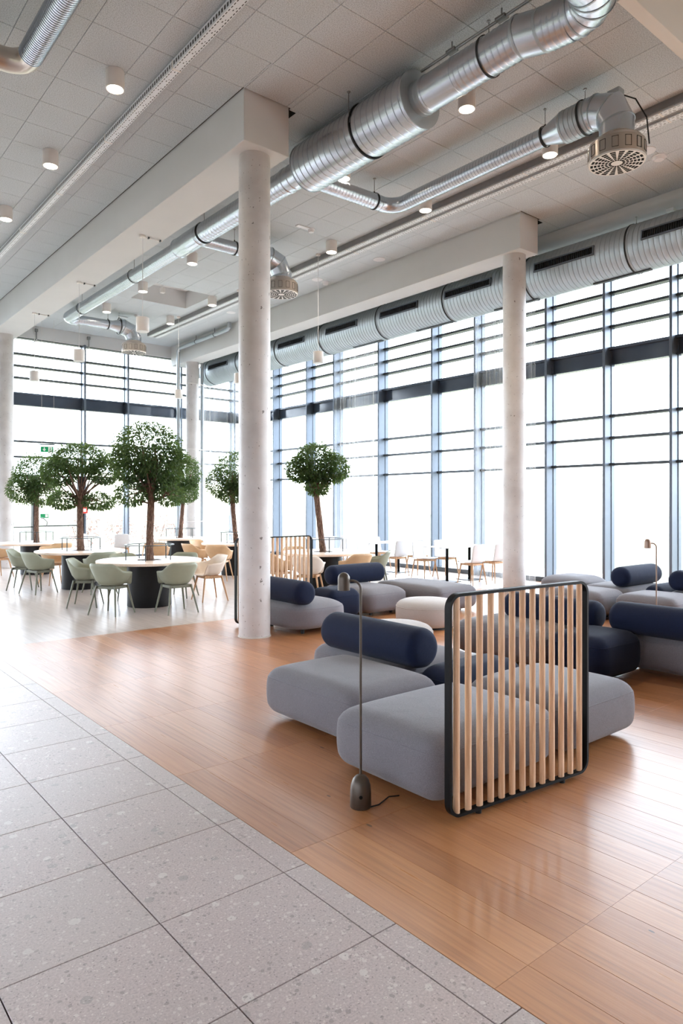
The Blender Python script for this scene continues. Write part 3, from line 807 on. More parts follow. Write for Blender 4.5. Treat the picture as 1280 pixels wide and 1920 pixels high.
# short duct at the upper left
td = empty('flexible_duct', (0, 0, 0), 0, 'shiny ribbed duct bending at the upper left corner', 'duct')
m = ribbed((2.06, 7.45, DZ), (2.06, 4.6, DZ), .115, .033, .005, 44); m.build('duct_section', M['galv'], td, 30)
m = MB(); m.pipe([(2.06, 7.44, DZ)]+arc((1.84, 7.47, DZ), .22, 0, PI/2, 8, (1, 0, 0), (0, 1, 0))+[(1.8, 7.69, DZ)], .117, 40); m.build('elbow', M['brass_steel'], td, 60)
m = ribbed((1.8, 7.69, DZ), (.4, 7.69, DZ), .115, .033, .005, 44); m.build('duct_section', M['galv'], td, 30)
hanger(td, (2.06, 5.0, DZ), Y, .12)

# ------------------------------------------------------------------ perforated cable channels
def channel(name, lb, strips, y0, y1, zb, body=None):
    r = empty(name, (0, 0, 0), 0, lb, 'cable channel')
    if body:
        m = MB(); m.box(body[0], body[1], y0, y1, zb+.02, CZ-.001); m.build('channel_body', M['channel'], r, 0)
    for i, (x0, x1) in enumerate(strips):
        m = MB(); hx = (x1-x0)/2; m.box(-hx, hx, y0, y1, -.05, .05, .004)
        o = m.build('perforated_strip', M['perf'], r, 0, ((x0+x1)/2, 0, zb+.05))
        m = MB(); yy = y0+1.1
        while yy < y1:
            m.box(-hx-.003, hx+.003, yy-.012, yy+.012, -.0525, .045); yy += 2.0
        m.build('joint_plate', M['white_metal'], o, 0)
    return r
channel('cable_channel', 'perforated white cable channel under the ceiling on the left', [(3.445, 3.545)], 2.0, 20.2, 6.46)
channel('double_cable_channel', 'pair of perforated cable channels with a dark gap beside the long beam', [(8.46, 8.575), (8.665, 8.78)], 1.0, 19.0, 6.46, (8.44, 8.80))

# ------------------------------------------------------------------ downlights and pendants
def spot(loc, e, ang=2.2):
    l = bpy.data.lights.new('downlight_lamp', 'SPOT'); l.energy = e; l.spot_size = ang; l.spot_blend = .8; l.color = (1, .86, .68); l.shadow_soft_size = .08
    o = bpy.data.objects.new('downlight_lamp', l); o.location = loc; return o
def make_downlight():
    r = empty('downlight', (0, 0, 0), 0, cat='ceiling light')
    m = MB(); m.lathe([(-.2, .088), (-.205, .092), (-.205, .102), (-.2, .105), (0, .105)], (0, 0, 0), seg=40); m.build('housing', M['white_metal'], r)
    m = MB(); m.lathe([(-.207, .001), (-.207, .083), (-.2, .087)], (0, 0, 0), seg=32); m.build('diffuser', M['lamp_on'], r)
    return r
L0 = make_downlight(); first = True
DL = [((3.05, 7.74), 'left row, nearest'), ((3.05, 10.08), 'left row, second'), ((3.05, 12.45), 'left row, third'),
      ((6.45, 5.45), 'below the main duct, nearest the viewer'), ((6.45, 7.76), 'beside the end of the fat silencer'), ((6.45, 12.42), 'in the middle row just left of the column'),
      ((6.45, 14.75), 'in the middle row at the corner of the ceiling recess'), ((6.45, 16.9), 'in the middle row behind the far end of the main duct'),
      ((8.17, 5.45), 'under the reducer of the upper right branch duct'), ((8.17, 7.76), 'beside the double channel, below the branch duct bend'), ((8.17, 10.18), 'beside the double channel, first right of the middle column'),
      ((8.17, 14.72), 'beside the double channel, first left of the middle column'), ((8.17, 16.95), 'beside the double channel, farthest')]
for (x, y), lb in DL:
    o = L0 if first else dup(L0, (0, 0, 0)); first = False
    o.location = (x, y, CZ); o['label'] = 'lit white cylinder downlight '+lb; o['group'] = 'cylinder downlights under the ceiling'
    link(spot((0, 0, -.23), 26), o)

PD = [((4.66, 10.67), 5.975, 'over the nearest round table', True), ((4.68, 13.69), 5.975, 'over the second round table on the left', True), ((4.66, 16.56), 5.975, 'over the third round table on the left', True),
      ((8.38, 10.86), CZ, 'right of the middle column', False), ((8.36, 16.86), CZ, 'in front of the far corner pipe', False), ((8.38, 13.86), CZ, 'half hidden behind the middle column', False)]
for (x, y), zt, lb, arm in PD:
    r = empty('pendant_lamp', (x, y, 0), 0, 'white cylinder pendant lamp hanging '+lb, 'pendant lamp', 'cylinder pendant lamps above the tables')
    m = MB(); m.lathe([(4.43, .088), (4.425, .1), (4.43, .103), (4.648, .103), (4.652, .09)], (0, 0, 0), seg=40, cap0=False); m.build('lamp_shade', M['white_metal'], r)
    m = MB(); m.lathe([(4.424, .001), (4.424, .098), (4.432, .098)], (0, 0, 0), seg=32); m.build('diffuser', M['white_plastic'], r)
    m = MB(); m.tube((0, 0, 4.65), (0, 0, zt-.02), .005, None, 8); m.build('cord', M['white_plastic'], r)
    m = MB(); m.lathe([(zt-.03, .045), (zt-.022, .05), (zt, .05)], (0, 0, 0), seg=24); m.build('ceiling_rose', M['white_metal'], r)
    if arm:
        m = MB(); m.tube((.05, 0, zt-.015), (.34, 0, zt-.015), .008); m.build('conduit', M['white_metal'], r)
        for dx in (.1, .3):
            m = MB(); m.box(dx-.012, dx+.012, -.02, .02, zt-.03, zt, .003); m.build('clip', M['alu_dark'], r, 0)

# ------------------------------------------------------------------ ceiling fittings
def disc(x, y, lb, r=.075, h=.035, name='smoke_detector', cat='smoke detector'):
    o = empty(name, (x, y, CZ), 0, lb, cat)
    m = MB(); m.lathe([(-h*.25, r), (0, r)], (0, 0, 0), seg=28); m.build('base', M['white_plastic'], o)
    m = MB(); m.lathe([(-h, r*.45), (-h, r*.6), (-h*.6, r*.8), (-h*.25, r*.85)], (0, 0, 0), seg=28); m.build('cap', M['white_plastic'], o)
    return o
def plate(x, y, lb, r=.12):
    m = MB(); m.lathe([(-.012, .01), (-.012, r*.8), (-.008, r), (0, r)], (x, y, CZ), seg=32)
    tag(m.build('ceiling_speaker', M['white_plastic'], None), lb, 'speaker', 'flush round ceiling speakers')
disc(7.52, 9.95, 'smoke detector beside a small plate, right of the middle column under the main duct', .07, .06)
m = MB(); m.box(7.2, 7.46, 9.9, 9.99, CZ-.02, CZ, .004); tag(m.build('detector_plate', M['white_plastic'], None, 0), 'flat white plate beside the smoke detector right of the middle column', 'plate')
disc(9.56, 12.13, 'smoke detector below the double channel, right of the hanging pendant cord', .09, .06)
plate(9.31, 12.1, 'flush round speaker left of the smoke detector by the pendant cord')
plate(9.5, 10.3, 'flush round speaker beside the long beam, right of the pendant')
plate(9.45, 4.75, 'flush round speaker just right of the large upper right diffuser')
disc(9.75, 4.72, 'smoke detector behind the large upper right diffuser', .1, .05)
disc(7.44, 17.4, 'smoke detector above the far diffuser', .07, .06)
m = MB(); m.box(7.1, 7.34, 17.75, 17.85, CZ-.02, CZ, .004); tag(m.build('detector_plate', M['white_plastic'], None, 0), 'flat white plate above the far diffuser', 'plate')
plate(9.2, 15.6, 'flush round speaker beside the far end of the long beam')
m = MB(); m.box(11.0, 11.5, 5.1, 5.22, 6.28, 6.33, .004); tag(m.build('ceiling_fitting', M['white_plastic'], None, 0), 'white linear fitting above the facade duct at the right edge', 'fitting')
for k, x in enumerate((5.75, 7.2)):
    r = empty('wall_bracket', (x, 20.3, 6.3), 0, ['steel bracket on the lintel, left of the pendant cord', 'steel bracket on the lintel, at the top of the end glazing mullion'][k], 'bracket')
    m = MB(); m.box(-.04, .04, -.08, 0, .12, .2, .004); m.tube((0, -.06, .14), (0, -.06, -.1), .016); m.build('bracket_arm', M['rod'], r)
    m = MB(); m.pipe([(0, -.06, -.1), (0, -.1, -.15), (-.12, -.12, -.2)], .014); m.build('spout', M['white_metal'], r)

# pipes at the far corner column
p1 = empty('drain_pipe', (0, 0, 0), 0, 'grey pipe running along the beam and down left of the far corner column', 'pipe')
m = MB(); m.pipe([(9.68, 16.5, CZ), (9.68, 16.5, 6.46), (9.68, 16.62, 6.40), (9.68, 19.45, 6.38), (9.68, 19.55, 6.30), (9.68, 19.55, .003)], .055, 16); m.build('pipe_run', M['galv_dull'], p1, 50)
for y in (17.3, 18.4):
    m = MB(); m.lathe([(-.012, .062), (.012, .062)], (9.68, y, 6.39), Y, 20); m.tube((9.68, y, 6.44), (9.68, y, CZ), .006); m.build('clamp', M['alu_dark'], p1)
p2 = empty('down_pipe', (0, 0, 0), 0, 'grey vertical pipe right of the far corner column', 'pipe')
m = MB(); m.pipe([(10.36, 19.3, 5.97), (10.36, 19.3, .003)], .055, 16); m.build('pipe_run', M['galv_dull'], p2, 50)
for z in (1.1, 3.3, 5.3):
    m = MB(); m.pipe([(9.68, 19.49, z), (9.86, 19.13, z), (10.2, 19.12, z), (10.36, 19.24, z)], .008); m.lathe([(-.014, .062), (.014, .062)], (10.36, 19.3, z), seg=20); m.build('strap', M['white_metal'], p2)

# exit signs
r = empty('exit_sign', (5.75, 19.3, 3.02), -math.radians(16), 'green and white emergency exit sign hanging left of the end glazing', 'exit sign')
m = MB(); m.box(-.16, .16, -.02, .02, 0, .15, .004); m.build('sign_body', M['sign_white'], r, 0)
m = MB(); m.box(-.155, .02, -.022, -.02, .004, .146); m.box(.02, .155, -.0215, -.02, .004, .146); m.build('green_field', M['sign_green'], r, 0)
m = MB(); m.box(-.19, .19, -.03, .03, .19, .22, .004); m.build('lamp_bar', M['alu'], r, 0)
def flat(mb, pts, y=-.024):
    mb.add([(x, y, z) for x, z in pts]+[(x, y+.002, z) for x, z in pts], [tuple(range(len(pts)))])
m = MB(); flat(m, [(-.08, .125), (-.055, .125), (-.055, .07), (-.03, .095), (-.03, .06), (-.0675, .022), (-.105, .06), (-.105, .095), (-.08, .07)])
m.build('arrow', M['sign_white'], r, 0)
m = MB(); flat(m, [(.03, .015), (.125, .015), (.125, .135), (.03, .135)], -.0225); m.build('doorway', M['sign_white'], r, 0)
m = MB(); flat(m, [(.07, .115), (.085, .125), (.095, .112), (.082, .102)], -.0245); flat(m, [(.055, .092), (.075, .1), (.095, .075), (.11, .08), (.112, .088), (.096, .088), (.082, .104), (.06, .104)], -.0245)
flat(m, [(.078, .09), (.094, .076), (.082, .06), (.095, .03), (.083, .026), (.066, .06)], -.0245); flat(m, [(.078, .07), (.066, .05), (.045, .045), (.045, .055), (.06, .06), (.07, .078)], -.0245); m.build('running_figure', M['sign_green'], r, 0)
m = MB()
for x in (-.13, .17): m.tube((x, 0, .2), (x, 0, CZ-.02-3.02), .003, None, 6)
m.build('cables', M['white_metal'], r)
r = empty('fire_sign', (6.97, 20.17, 1.36), 0, 'small red fire equipment sign on the dark door jamb', 'sign')
m = MB(); m.box(-.03, .17, -.01, .01, 0, .19, .003); m.build('sign_body', M['sign_red'], r, 0)
m = MB(); m.box(.045, .125, -.012, -.01, .05, .14); m.build('symbol', M['sign_white'], r, 0)

# ------------------------------------------------------------------ lounge furniture
def soft_box(hx, hy, h, R=.1, crown=.028, bulge=.026, n=18, z0=.03, Rv=.1):
    """upholstered block: rounded, slightly crowned on top and drawn in at the foot"""
    m = MB(); idx = {}; hz = (h-z0)/2; m.seam = []
    def key(p): return (round(p[0], 5), round(p[1], 5), round(p[2], 5))
    def vert(a, b, c):
        k = key((a, b, c))
        if k in idx: return idx[k]
        p = Vector((a*hx, b*hy, c*hz))
        q = Vector((max(-hx+R, min(hx-R, p.x)), max(-hy+R, min(hy-R, p.y)), max(-hz+Rv, min(hz-Rv, p.z))))
        d = p-q
        if d.length > 1e-9:
            e = Vector((d.x/R, d.y/R, d.z/Rv)); e.normalize()
            p = q+Vector((e.x*R, e.y*R, e.z*Rv))
        fx, fy, fz = p.x/hx, p.y/hy, p.z/hz
        if c > 0: p.z += crown*(1-fx**4)*(1-fy**4)*max(0, fz)
        side = bulge*(1-fz*fz)
        p.x += side*fx*(1-abs(fy)**3*.5); p.y += side*fy*(1-abs(fx)**3*.5)
        if fz < 0: k2 = 1-.02*fz*fz; p.x *= k2; p.y *= k2
        p.z += z0+hz
        idx[k] = len(m.v); m.v.append(tuple(p)); return idx[k]
    m.vert = vert
    def tt(i):  # denser near the edges
        u = -1+2*i/n; return math.copysign(abs(u)**.75, u)
    g = [tt(i) for i in range(n+1)]
    for s in (-1, 1):
        for i in range(n):
            for j in range(n):
                A, B, C_, D = (g[i], g[j]), (g[i+1], g[j]), (g[i+1], g[j+1]), (g[i], g[j+1])
                m.f.append(tuple(vert(a, b, s) for a, b in (A, B, C_, D)))
                m.f.append(tuple(vert(a, s, b) for a, b in (A, B, C_, D)))
                m.f.append(tuple(vert(s, a, b) for a, b in (A, B, C_, D)))
    c = g[n-4]; per = [(a, -1) for a in g]+[(1, b) for b in g[1:]]+[(a, 1) for a in g[-2::-1]]+[(-1, b) for b in g[-2:0:-1]]
    m.seam = [m.v[vert(a, b, c)] for a, b in per]
    return m
def block(x0, x1, y0, y1, h, lb, mat='grey_fabric', R=.105, group='grey lounge seat blocks', cat='lounge seat', name='seat_block', Rv=.095):
    hx, hy = (x1-x0)/2, (y1-y0)/2
    r = empty(name, ((x0+x1)/2, (y0+y1)/2, 0), 0, lb, cat, group)
    bl = .028
    m = soft_box(hx-bl, hy-bl, h, R, Rv=Rv); cu = m.build('cushion', M[mat], r, 180)
    sm = MB(); sm.pipe(m.seam, .0032, 6, True); sm.build('seam', M[mat], cu)
    m = MB()
    for sx in (-1, 1):
        for sy in (-1, 1):
            m2 = MB(); m2.lathe([(0, .022), (.045, .026)], (sx*(hx-.26), sy*min(hy-.1, hy-.2 if hy > .3 else hy*.5), 0), seg=14); m2.build('foot', M['rubber'], r)
    return r
SH = .385
block(2.69, 3.86, 2.48, 3.40, SH, 'grey upholstered block directly behind the front slatted screen, nearest the lamp')
block(2.95, 3.84, 3.45, 4.58, SH, 'grey upholstered block left of the nearest one, in front of the long navy bolster')
block(3.84, 4.78, 3.86, 5.14, SH-.02, 'grey upholstered block carrying the navy bolster behind the lamp')
block(3.90, 4.84, 2.46, 3.36, SH, 'grey upholstered block showing right of the front screen')
block(3.87, 4.77, 3.38, 3.82, SH, 'low navy block seen through the left slats of the front screen', 'navy_fabric', group='navy lounge blocks')
block(5.80, 6.72, 3.96, 5.16, SH-.01, 'grey seat block seen through the screen, with a navy bolster along its back')
block(5.75, 6.52, 3.28, 3.93, SH+.03, 'dark navy block right of the front screen beside the long bolster', 'navy_fabric', group='navy lounge blocks')
block(6.53, 7.12, 2.1, 3.66, SH, 'grey seat block under the navy bolster at the right edge')
block(4.99, 5.96, 6.93, 8.03, SH, 'rounded grey seat beside the foot of the middle column', R=.32)
block(5.98, 6.58, 7.45, 8.04, SH+.04, 'navy block between the rounded seat and the grey one, left group', 'navy_fabric', group='navy lounge blocks')
block(6.62, 7.56, 7.45, 8.62, SH, 'grey seat with a navy bolster at its back, behind the lamp head', R=.2)
block(7.62, 8.55, 6.95, 8.45, SH, 'long grey seat behind the upright pale pouf')
block(9.95, 10.9, 6.05, 6.95, SH+.05, 'pale grey block beside the far column, over the screen corner', R=.25)
block(8.95, 9.72, 5.16, 6.12, SH, 'grey seat block behind the screen corner, left of the second lamp')
block(9.10, 9.95, 4.18, 5.08, SH, 'grey seat block behind the second floor lamp')
block(9.76, 10.95, 5.14, 6.0, SH, 'grey seat block under the blue bolster by the glazing')
block(9.99, 10.95, 3.6, 4.78, SH, 'grey seat block under the small bolster at the right edge')
block(9.99, 10.95, 4.80, 5.12, SH+.04, 'flat blue block between the two far bolsters', 'navy_fabric', group='navy lounge blocks')
def bolster(p0, p1, rad, lb):
    """soft roll from p0 to p1 (z = underside)"""
    p0 = Vector(p0); p1 = Vector(p1); d = p1-p0; L = d.length
    r = empty('bolster', (p0+p1)/2, math.atan2(d.y, d.x), lb, 'bolster', 'navy bolster rolls on the lounge seats')
    m = MB(); prof = []; e = .085
    for i in range(9):
        a = PI/2*i/8; prof.append((-L/2+e*(1-math.sin(a)), rad*(.62+.38*(1-(1-math.cos(PI/2-a))**2)**.5) if i else rad*.62))
    prof = [(-L/2+e*(1-math.cos(PI/2*i/8)), rad-e+e*math.sin(PI/2*i/8)) for i in range(9)]
    prof = [(-L/2-.004, .001), (-L/2-.003, (rad-e)*.6)]+prof
    prof += [(-L/2+L*k/6, rad*(1+.012*math.sin(PI*k/6))) for k in range(1, 6)]
    prof += [(-h, q) for h, q in prof[10::-1]]
    m.lathe(prof, (0, 0, rad*.94), (1, 0, 0), 40)
    m.v = [(x, y*1.04, max(z, rad*.045) if z < rad*.2 else z) for x, y, z in m.v]
    m.build('roll', M['navy_fabric'], r, 60)
    return r
top = SH-.012
bolster((4.0, 3.78, top-.02), (4.0, 4.98, top-.02), .163, 'long navy bolster behind the slim floor lamp, in the middle foreground')
bolster((6.5, 3.74, top), (6.5, 4.88, top), .15, 'dark navy bolster seen through the slats of the front screen')
bolster((6.6, 2.2, top), (6.6, 3.66, top), .155, 'dark navy bolster running off the right edge')
bolster((5.22, 6.98, top), (5.22, 8.0, top), .155, 'dark navy bolster on the rounded seat beside the middle column')
bolster((6.60, 8.3, top+.03), (7.68, 8.3, top+.03), .155, 'blue bolster behind the head of the front lamp')
bolster((9.80, 5.36, top+.03), (10.9, 5.36, top+.03), .155, 'blue bolster in front of the glazing behind the second lamp')
bolster((9.99, 4.58, top+.03), (10.9, 4.58, top+.03), .15, 'dark blue bolster end at the right edge by the glazing')
def pouf(x, y, rad, h, lb):
    r = empty('pouf', (x, y, 0), 0, lb, 'pouf', 'round pale poufs')
    prof = [(.03, rad*.88), (.04, rad*.93), (.09, rad*.985), (h*.5, rad*1.0), (h*.72, rad*.985), (h*.82, rad*.955), (h*.90, rad*.88), (h*.96, rad*.75), (h*1.0, rad*.5), (h*1.02, rad*.2), (h*1.022, .001)]
    m = MB(); m.lathe(prof, (0, 0, 0), seg=56); m.build('cushion', M['pouf'], r, 60)
    m = MB(); m.pipe([(rad*.982*math.cos(2*PI*i/48), rad*.982*math.sin(2*PI*i/48), h*.74) for i in range(48)], .0045, 6, True); m.build('seam', M['pouf'], r)
    m = MB(); m.lathe([(0, rad*.8), (.035, rad*.8)], (0, 0, 0), seg=40); m.build('base', M['rubber'], r)
pouf(6.88, 6.50, .43, .37, 'round pale pouf standing left of the front screen')
pouf(5.28, 5.47, .42, .36, 'round pale pouf half hidden behind the long navy bolster')

# slatted screens
def screen(x0, x1, ya, yb, n, lb, h=1.18, dep=.04):
    r = empty('slatted_screen', ((x0+x1)/2, (ya+yb)/2, 0), math.atan2(yb-ya, x1-x0), lb, 'screen', 'slatted screens with black frames')
    hw = math.hypot(x1-x0, yb-ya)/2-.008; R = .07; zb = .03; pts = []
    for cx, cz, a0 in ((hw-R, h-R, 0), (-hw+R, h-R, PI/2), (-hw+R, zb+R, PI), (hw-R, zb+R, 3*PI/2)):
        pts += [(cx+R*math.cos(a0+i*PI/16), 0, cz+R*math.sin(a0+i*PI/16)) for i in range(9)]
    m = MB(); t = .008; m.sweep(pts, [(-t, -dep/2), (t, -dep/2), (t, dep/2), (-t, dep/2)], True, (0, 1, 0)); m.build('screen_frame', M['black'], r, 40)
    pitch = 2*hw/(n+.35)
    for i in range(n):
        x = -hw+pitch*(i+.675); s = MB()
        s.rings([[(x+.021*math.cos(2*PI*k/16), .0145*math.sin(2*PI*k/16), z) for k in range(16)] for z in (zb+.008, h-.008)])
        s.build('slat', M['slat'], r)
    for sx in (-1, 1):
        m = MB(); m.lathe([(0, .016), (.024, .018)], (sx*(hw-.22), 0, 0), seg=14); m.build('foot', M['rubber'], r)
    return r
screen(2.71, 3.865, 2.42, 2.325, 13, 'black framed screen of pale wooden slats in the foreground')
screen(4.86, 6.19, 8.13, 8.18, 16, 'black framed screen of wooden slats behind the middle column')

# floor lamps
def floor_lamp(x, y, ang, lb, mat, H=1.235):
    r = empty('floor_lamp', (x, y, 0), ang, lb, 'floor lamp')
    m = MB(); m.lathe([(0, .056), (.004, .0585), (.08, .0575), (.12, .054), (.15, .044), (.168, .028), (.176, .012), (.177, .001)], (0, 0, 0), seg=40); m.build('base', M[mat], r, 50)
    m = MB(); m.lathe([(0, .008), (.008, .010), (.01, .001)], (.0, -.057, .075), (0, -1, 0), 16); m.build('foot_switch', M['black'], r)
    R = .045; pts = [(0, 0, .17), (0, 0, H-R)]+[(-R+R*math.cos(a*PI/16), 0, H-R+R*math.sin(a*PI/16)) for a in range(1, 9)]+[(-.075, 0, H)]
    m = MB(); m.pipe(pts, .0068, 12); m.build('stem', M[mat], r, 60)
    m = MB(); hz = H-.052
    prof = [(hz, .030), (hz, .0335), (hz+.05, .0335)]+[(hz+.062+.036*math.sin(a*PI/16), .0335*math.cos(a*PI/16)) for a in range(0, 9)]
    m.lathe(prof, (-.092, 0, 0), seg=36, cap0=False); m.build('lamp_head', M[mat], r, 50)
    m = MB(); m.lathe([(hz+.02, .001), (hz+.02, .031)], (-.092, 0, 0), seg=24); m.build('diffuser', M['white_plastic'], r)
    return r
fl = floor_lamp(2.50, 2.86, -.70, 'slim bronze floor lamp with a dome base, in front of the grey blocks', 'bronze')
m = MB(); m.pipe([(.05, -.02, .006), (.10, .01, .006), (.13, .06, .006), (.16, .10, .012), (.22, .13, .006)], .004, 8); m.build('cord', M['rubber'], fl)
floor_lamp(7.25, 3.54, -.70, 'slim pale bronze floor lamp behind the bolsters at right', 'pale_bronze', 1.235)

# ------------------------------------------------------------------ round tables with trees
def ring_pts(R, z, n=56): return [(R*math.cos(2*PI*i/n), R*math.sin(2*PI*i/n), z) for i in range(n)]
def round_table(x, y, R, lb, rot=0.0):
    r = empty('round_table', (x, y, 0), rot, lb, 'table', 'round tables with a tree in the middle')
    m = MB(); m.lathe([(.695, .2), (.695, R-.02), (.70, R-.004), (.705, R), (.733, R), (.738, R-.003), (.74, R-.01), (.74, .22), (.735, .2)], (0, 0, 0), seg=72, cap0=False, cap1=False); m.build('tabletop', M['tabletop'], r, 30)
    m = MB(); m.lathe([(0, .345), (.01, .35), (.69, .35), (.695, .345)], (0, 0, 0), seg=56); m.build('drum_base', M['drum'], r, 30)
    m = MB(); m.lathe([(.70, .001), (.728, .001), (.728, .205), (.70, .205)][1:], (0, 0, 0), seg=40); m.build('soil_disc', M['joint'], r)
    m = MB(); m.sweep(ring_pts(.375, .985), [(-.018, -.006), (.018, -.006), (.018, .006), (-.018, .006)], True, (0, 0, 1)); g = m.build('guard_ring', M['ring'], r, 30)
    for k in range(5):
        a = 2*PI*k/5+.35; m = MB(); m.tube((.37*math.cos(a), .37*math.sin(a), .741), (.37*math.cos(a), .37*math.sin(a), .98), .009, None, 10); m.build('post', M['ring'], g)
    return r
def ficus(x, y, ztop, lobes, lean, lb, n, sd, rad=.075):
    rr = random.Random(sd)
    r = empty('ficus_tree', (x, y, .729), 0, lb, 'tree', 'ficus trees growing through the round tables')
    zc = min(l[2]-l[4]*.3 for l in lobes)-.729+.25
    m = MB(); strands = 6
    for k in range(strands):
        pts = []; sc = []
        for i in range(15):
            f = i/14; a = 2*PI*k/strands+f*4.2+rr.uniform(-.15, .15)
            q = rad*(.62+.16*math.sin(3*f+k)+.5*max(0, .12-f)*3)
            pts.append((lean[0]*f+q*math.cos(a), lean[1]*f+q*math.sin(a), f*zc)); sc.append(1.0-.25*f+.25*math.sin(7*f+k*2))
        m.pipe(pts, rad*.5, 8, False, sc)
    m.build('trunk', M['bark'], r, 70)
    m = MB(); tp = Vector((lean[0], lean[1], zc))
    for (cx, cy_, cz, rx, rz) in lobes:
        for k in range(7):
            e = Vector((cx+rr.uniform(-.7, .7)*rx, cy_+rr.uniform(-.7, .7)*rx, cz-.729+rr.uniform(-.3, .7)*rz)); b = tp*rr.uniform(.72, 1.0)
            mid = (b+e)/2+Vector((rr.uniform(-.06, .06), rr.uniform(-.06, .06), rr.uniform(-.03, .06)))
            m.pipe([b, b.lerp(mid, .5), mid, mid.lerp(e, .6), e], .02, 6, False, [1, .8, .6, .42, .2])
    m.build('branches', M['bark'], r, 70)
    fo = blob_leaves(n, [(l[0], l[1], l[2]-.729, l[3], l[4]) for l in lobes], .06, sd)
    tag(fo.build('foliage', M['leaf'], r, 0), kind='stuff')
    return r
# view-aligned axes at the trees: R = to the right in the picture, F = away from the viewer
RX, RY = math.cos(TH), -math.sin(TH)
def lobe(u, z, rx, rz, f=0.0): return (RX*u+math.sin(TH)*f, RY*u+math.cos(TH)*f, z, rx, rz)
TB = [(4.79, 10.70, .83, 'round pale table on a black drum, nearest to the viewer at left'), (4.72, 13.72, .84, 'round pale table on a black drum, second on the left, behind the nearest one'),
      (4.88, 17.18, .84, 'round pale table on a black drum, at the left edge behind the second one'), (8.48, 17.0, .80, 'round pale table in front of the far corner column'),
      (8.43, 14.05, .80, 'round pale table half hidden by the middle column'), (8.14, 10.39, .80, 'round pale table behind the rear slatted screen')]
for i, (x, y, R, lb) in enumerate(TB): round_table(x, y, R, lb, i*.8)
ficus(4.79, 10.70, 3.0, [lobe(-.02, 2.52, .56, .46), lobe(.2, 2.3, .42, .36, .1), lobe(-.3, 2.3, .34, .32), lobe(-.27, 1.82, .26, .2, -.1), lobe(.33, 1.8, .25, .18), lobe(.05, 2.02, .3, .2, .2)],
      (.04, -.02), 'tallest bushy ficus tree, growing through the nearest round table', 11000, 11, .062)
ficus(4.72, 13.72, 2.84, [lobe(0, 2.52, .58, .3), lobe(-.42, 2.27, .36, .27), lobe(.46, 2.27, .32, .25), lobe(.36, 1.70, .3, .17), lobe(-.34, 1.72, .3, .18)],
      (.0, .0), 'ficus tree with a gap in its crown, growing through the second table on the left', 10000, 12, .062)
ficus(4.88, 17.18, 2.83, [lobe(0, 2.35, .52, .46), lobe(-.3, 2.0, .38, .36), lobe(.15, 1.95, .4, .36)],
      (.02, 0), 'leftmost ficus tree, overlapping the one with the gap in its crown', 8500, 13, .056)
ficus(8.48, 17.0, 3.04, [lobe(.1, 2.45, .44, .5), lobe(.05, 2.0, .45, .36), lobe(-.2, 2.2, .35, .4)],
      (.1, -.06), 'ficus tree just right of and behind the tallest one', 9000, 14, .056)
ficus(8.43, 14.05, 2.88, [lobe(.0, 2.4, .52, .46), lobe(-.35, 2.15, .38, .36), lobe(-.1, 1.92, .34, .28), lobe(.3, 2.1, .4, .4)],
      (-.1, .06), 'ficus tree half hidden by the middle column', 8500, 15, .056)
ficus(8.14, 10.39, 2.84, [lobe(-.15, 2.42, .42, .38), lobe(-.45, 2.3, .26, .25), lobe(.18, 2.32, .32, .28), lobe(-.12, 2.0, .24, .2)],
      (-.13, .10), 'ficus tree with a round crown right of the middle column', 8000, 16, .058)

# ------------------------------------------------------------------ armchairs
def armchair(shell, leg, name='armchair'):
    r = empty(name, (0, 0, 0), 0, cat='chair')
    m = MB(); N = 48
    def rim(a):
        s = abs(a)                                           # 0 at the back, pi at the front
        h = .77 if s < .6 else .77-(.77-.655)*min(1, (s-.6)/.75)**1.3 if s < 1.35 else .655-.03*((s-1.35)/.75) if s < 2.1 else .625-(.625-.452)*min(1, (s-2.1)/.28)**1.2 if s < 2.38 else .452
        return h
    rows = []
    for f in (0, .35, .6, .74, .82, .88, .92, .96, 1.0):
        row = []
        for i in range(N):
            a = -PI+2*PI*i/N; s = abs(a); sn, cs = math.sin(a), math.cos(a)
            e = .78; X = math.copysign(abs(sn)**e, sn); Yv = -math.copysign(abs(cs)**e, cs)
            rx, ry = (.285, .265 if Yv < 0 else .235)
            H = rim(a); g = max(0, (f-.6)/.4)
            zz = .43+.02*(f/.6)**2 if f <= .6 else .45+(H-.45)*g**1.55
            wide = min(1, f/.82)*.80 if f <= .82 else .80+.20*(f-.82)/.18
            if f <= .82: wide = .80*f/.82
            if H < .46: zz = min(zz, .452-.012*max(0, f-.9)*10)
            row.append((X*rx*wide, Yv*ry*wide-(.02*g if Yv < 0 else 0), zz))
        rows.append(row)
    m.rings(rows[1:], False, True, False)
    o = m.build('shell', M[shell], r, 180)
    md = o.modifiers.new('solid', 'SOLIDIFY'); md.thickness = .012; md.offset = 0
    m = MB()
    m.box(-.17, .17, -.15, -.11, .385, .43, .006); m.box(-.17, .17, .11, .15, .385, .43, .006); m.box(-.17, -.13, -.15, .15, .385, .43, .006); m.box(.13, .17, -.15, .15, .385, .43, .006)
    m.build('seat_frame', M[leg], r, 0)
    for sx in (-1, 1):
        for sy in (-1, 1):
            m = MB(); m.tube((sx*.165, sy*.145, .43), (sx*.245, sy*(.225 if sy > 0 else .235), 0), .018, .011, 12); m.build('leg', M[leg], r)
    return r
GREEN = armchair('green_shell', 'green_leg'); TAN = armchair('tan_shell', 'oak_leg'); PALE = armchair('pale_shell', 'oak_leg')
used = set()
def face(o, x, y, tx, ty):
    o.location = (x, y, 0); o.rotation_euler = (0, 0, math.atan2(-(tx-x), ty-y))
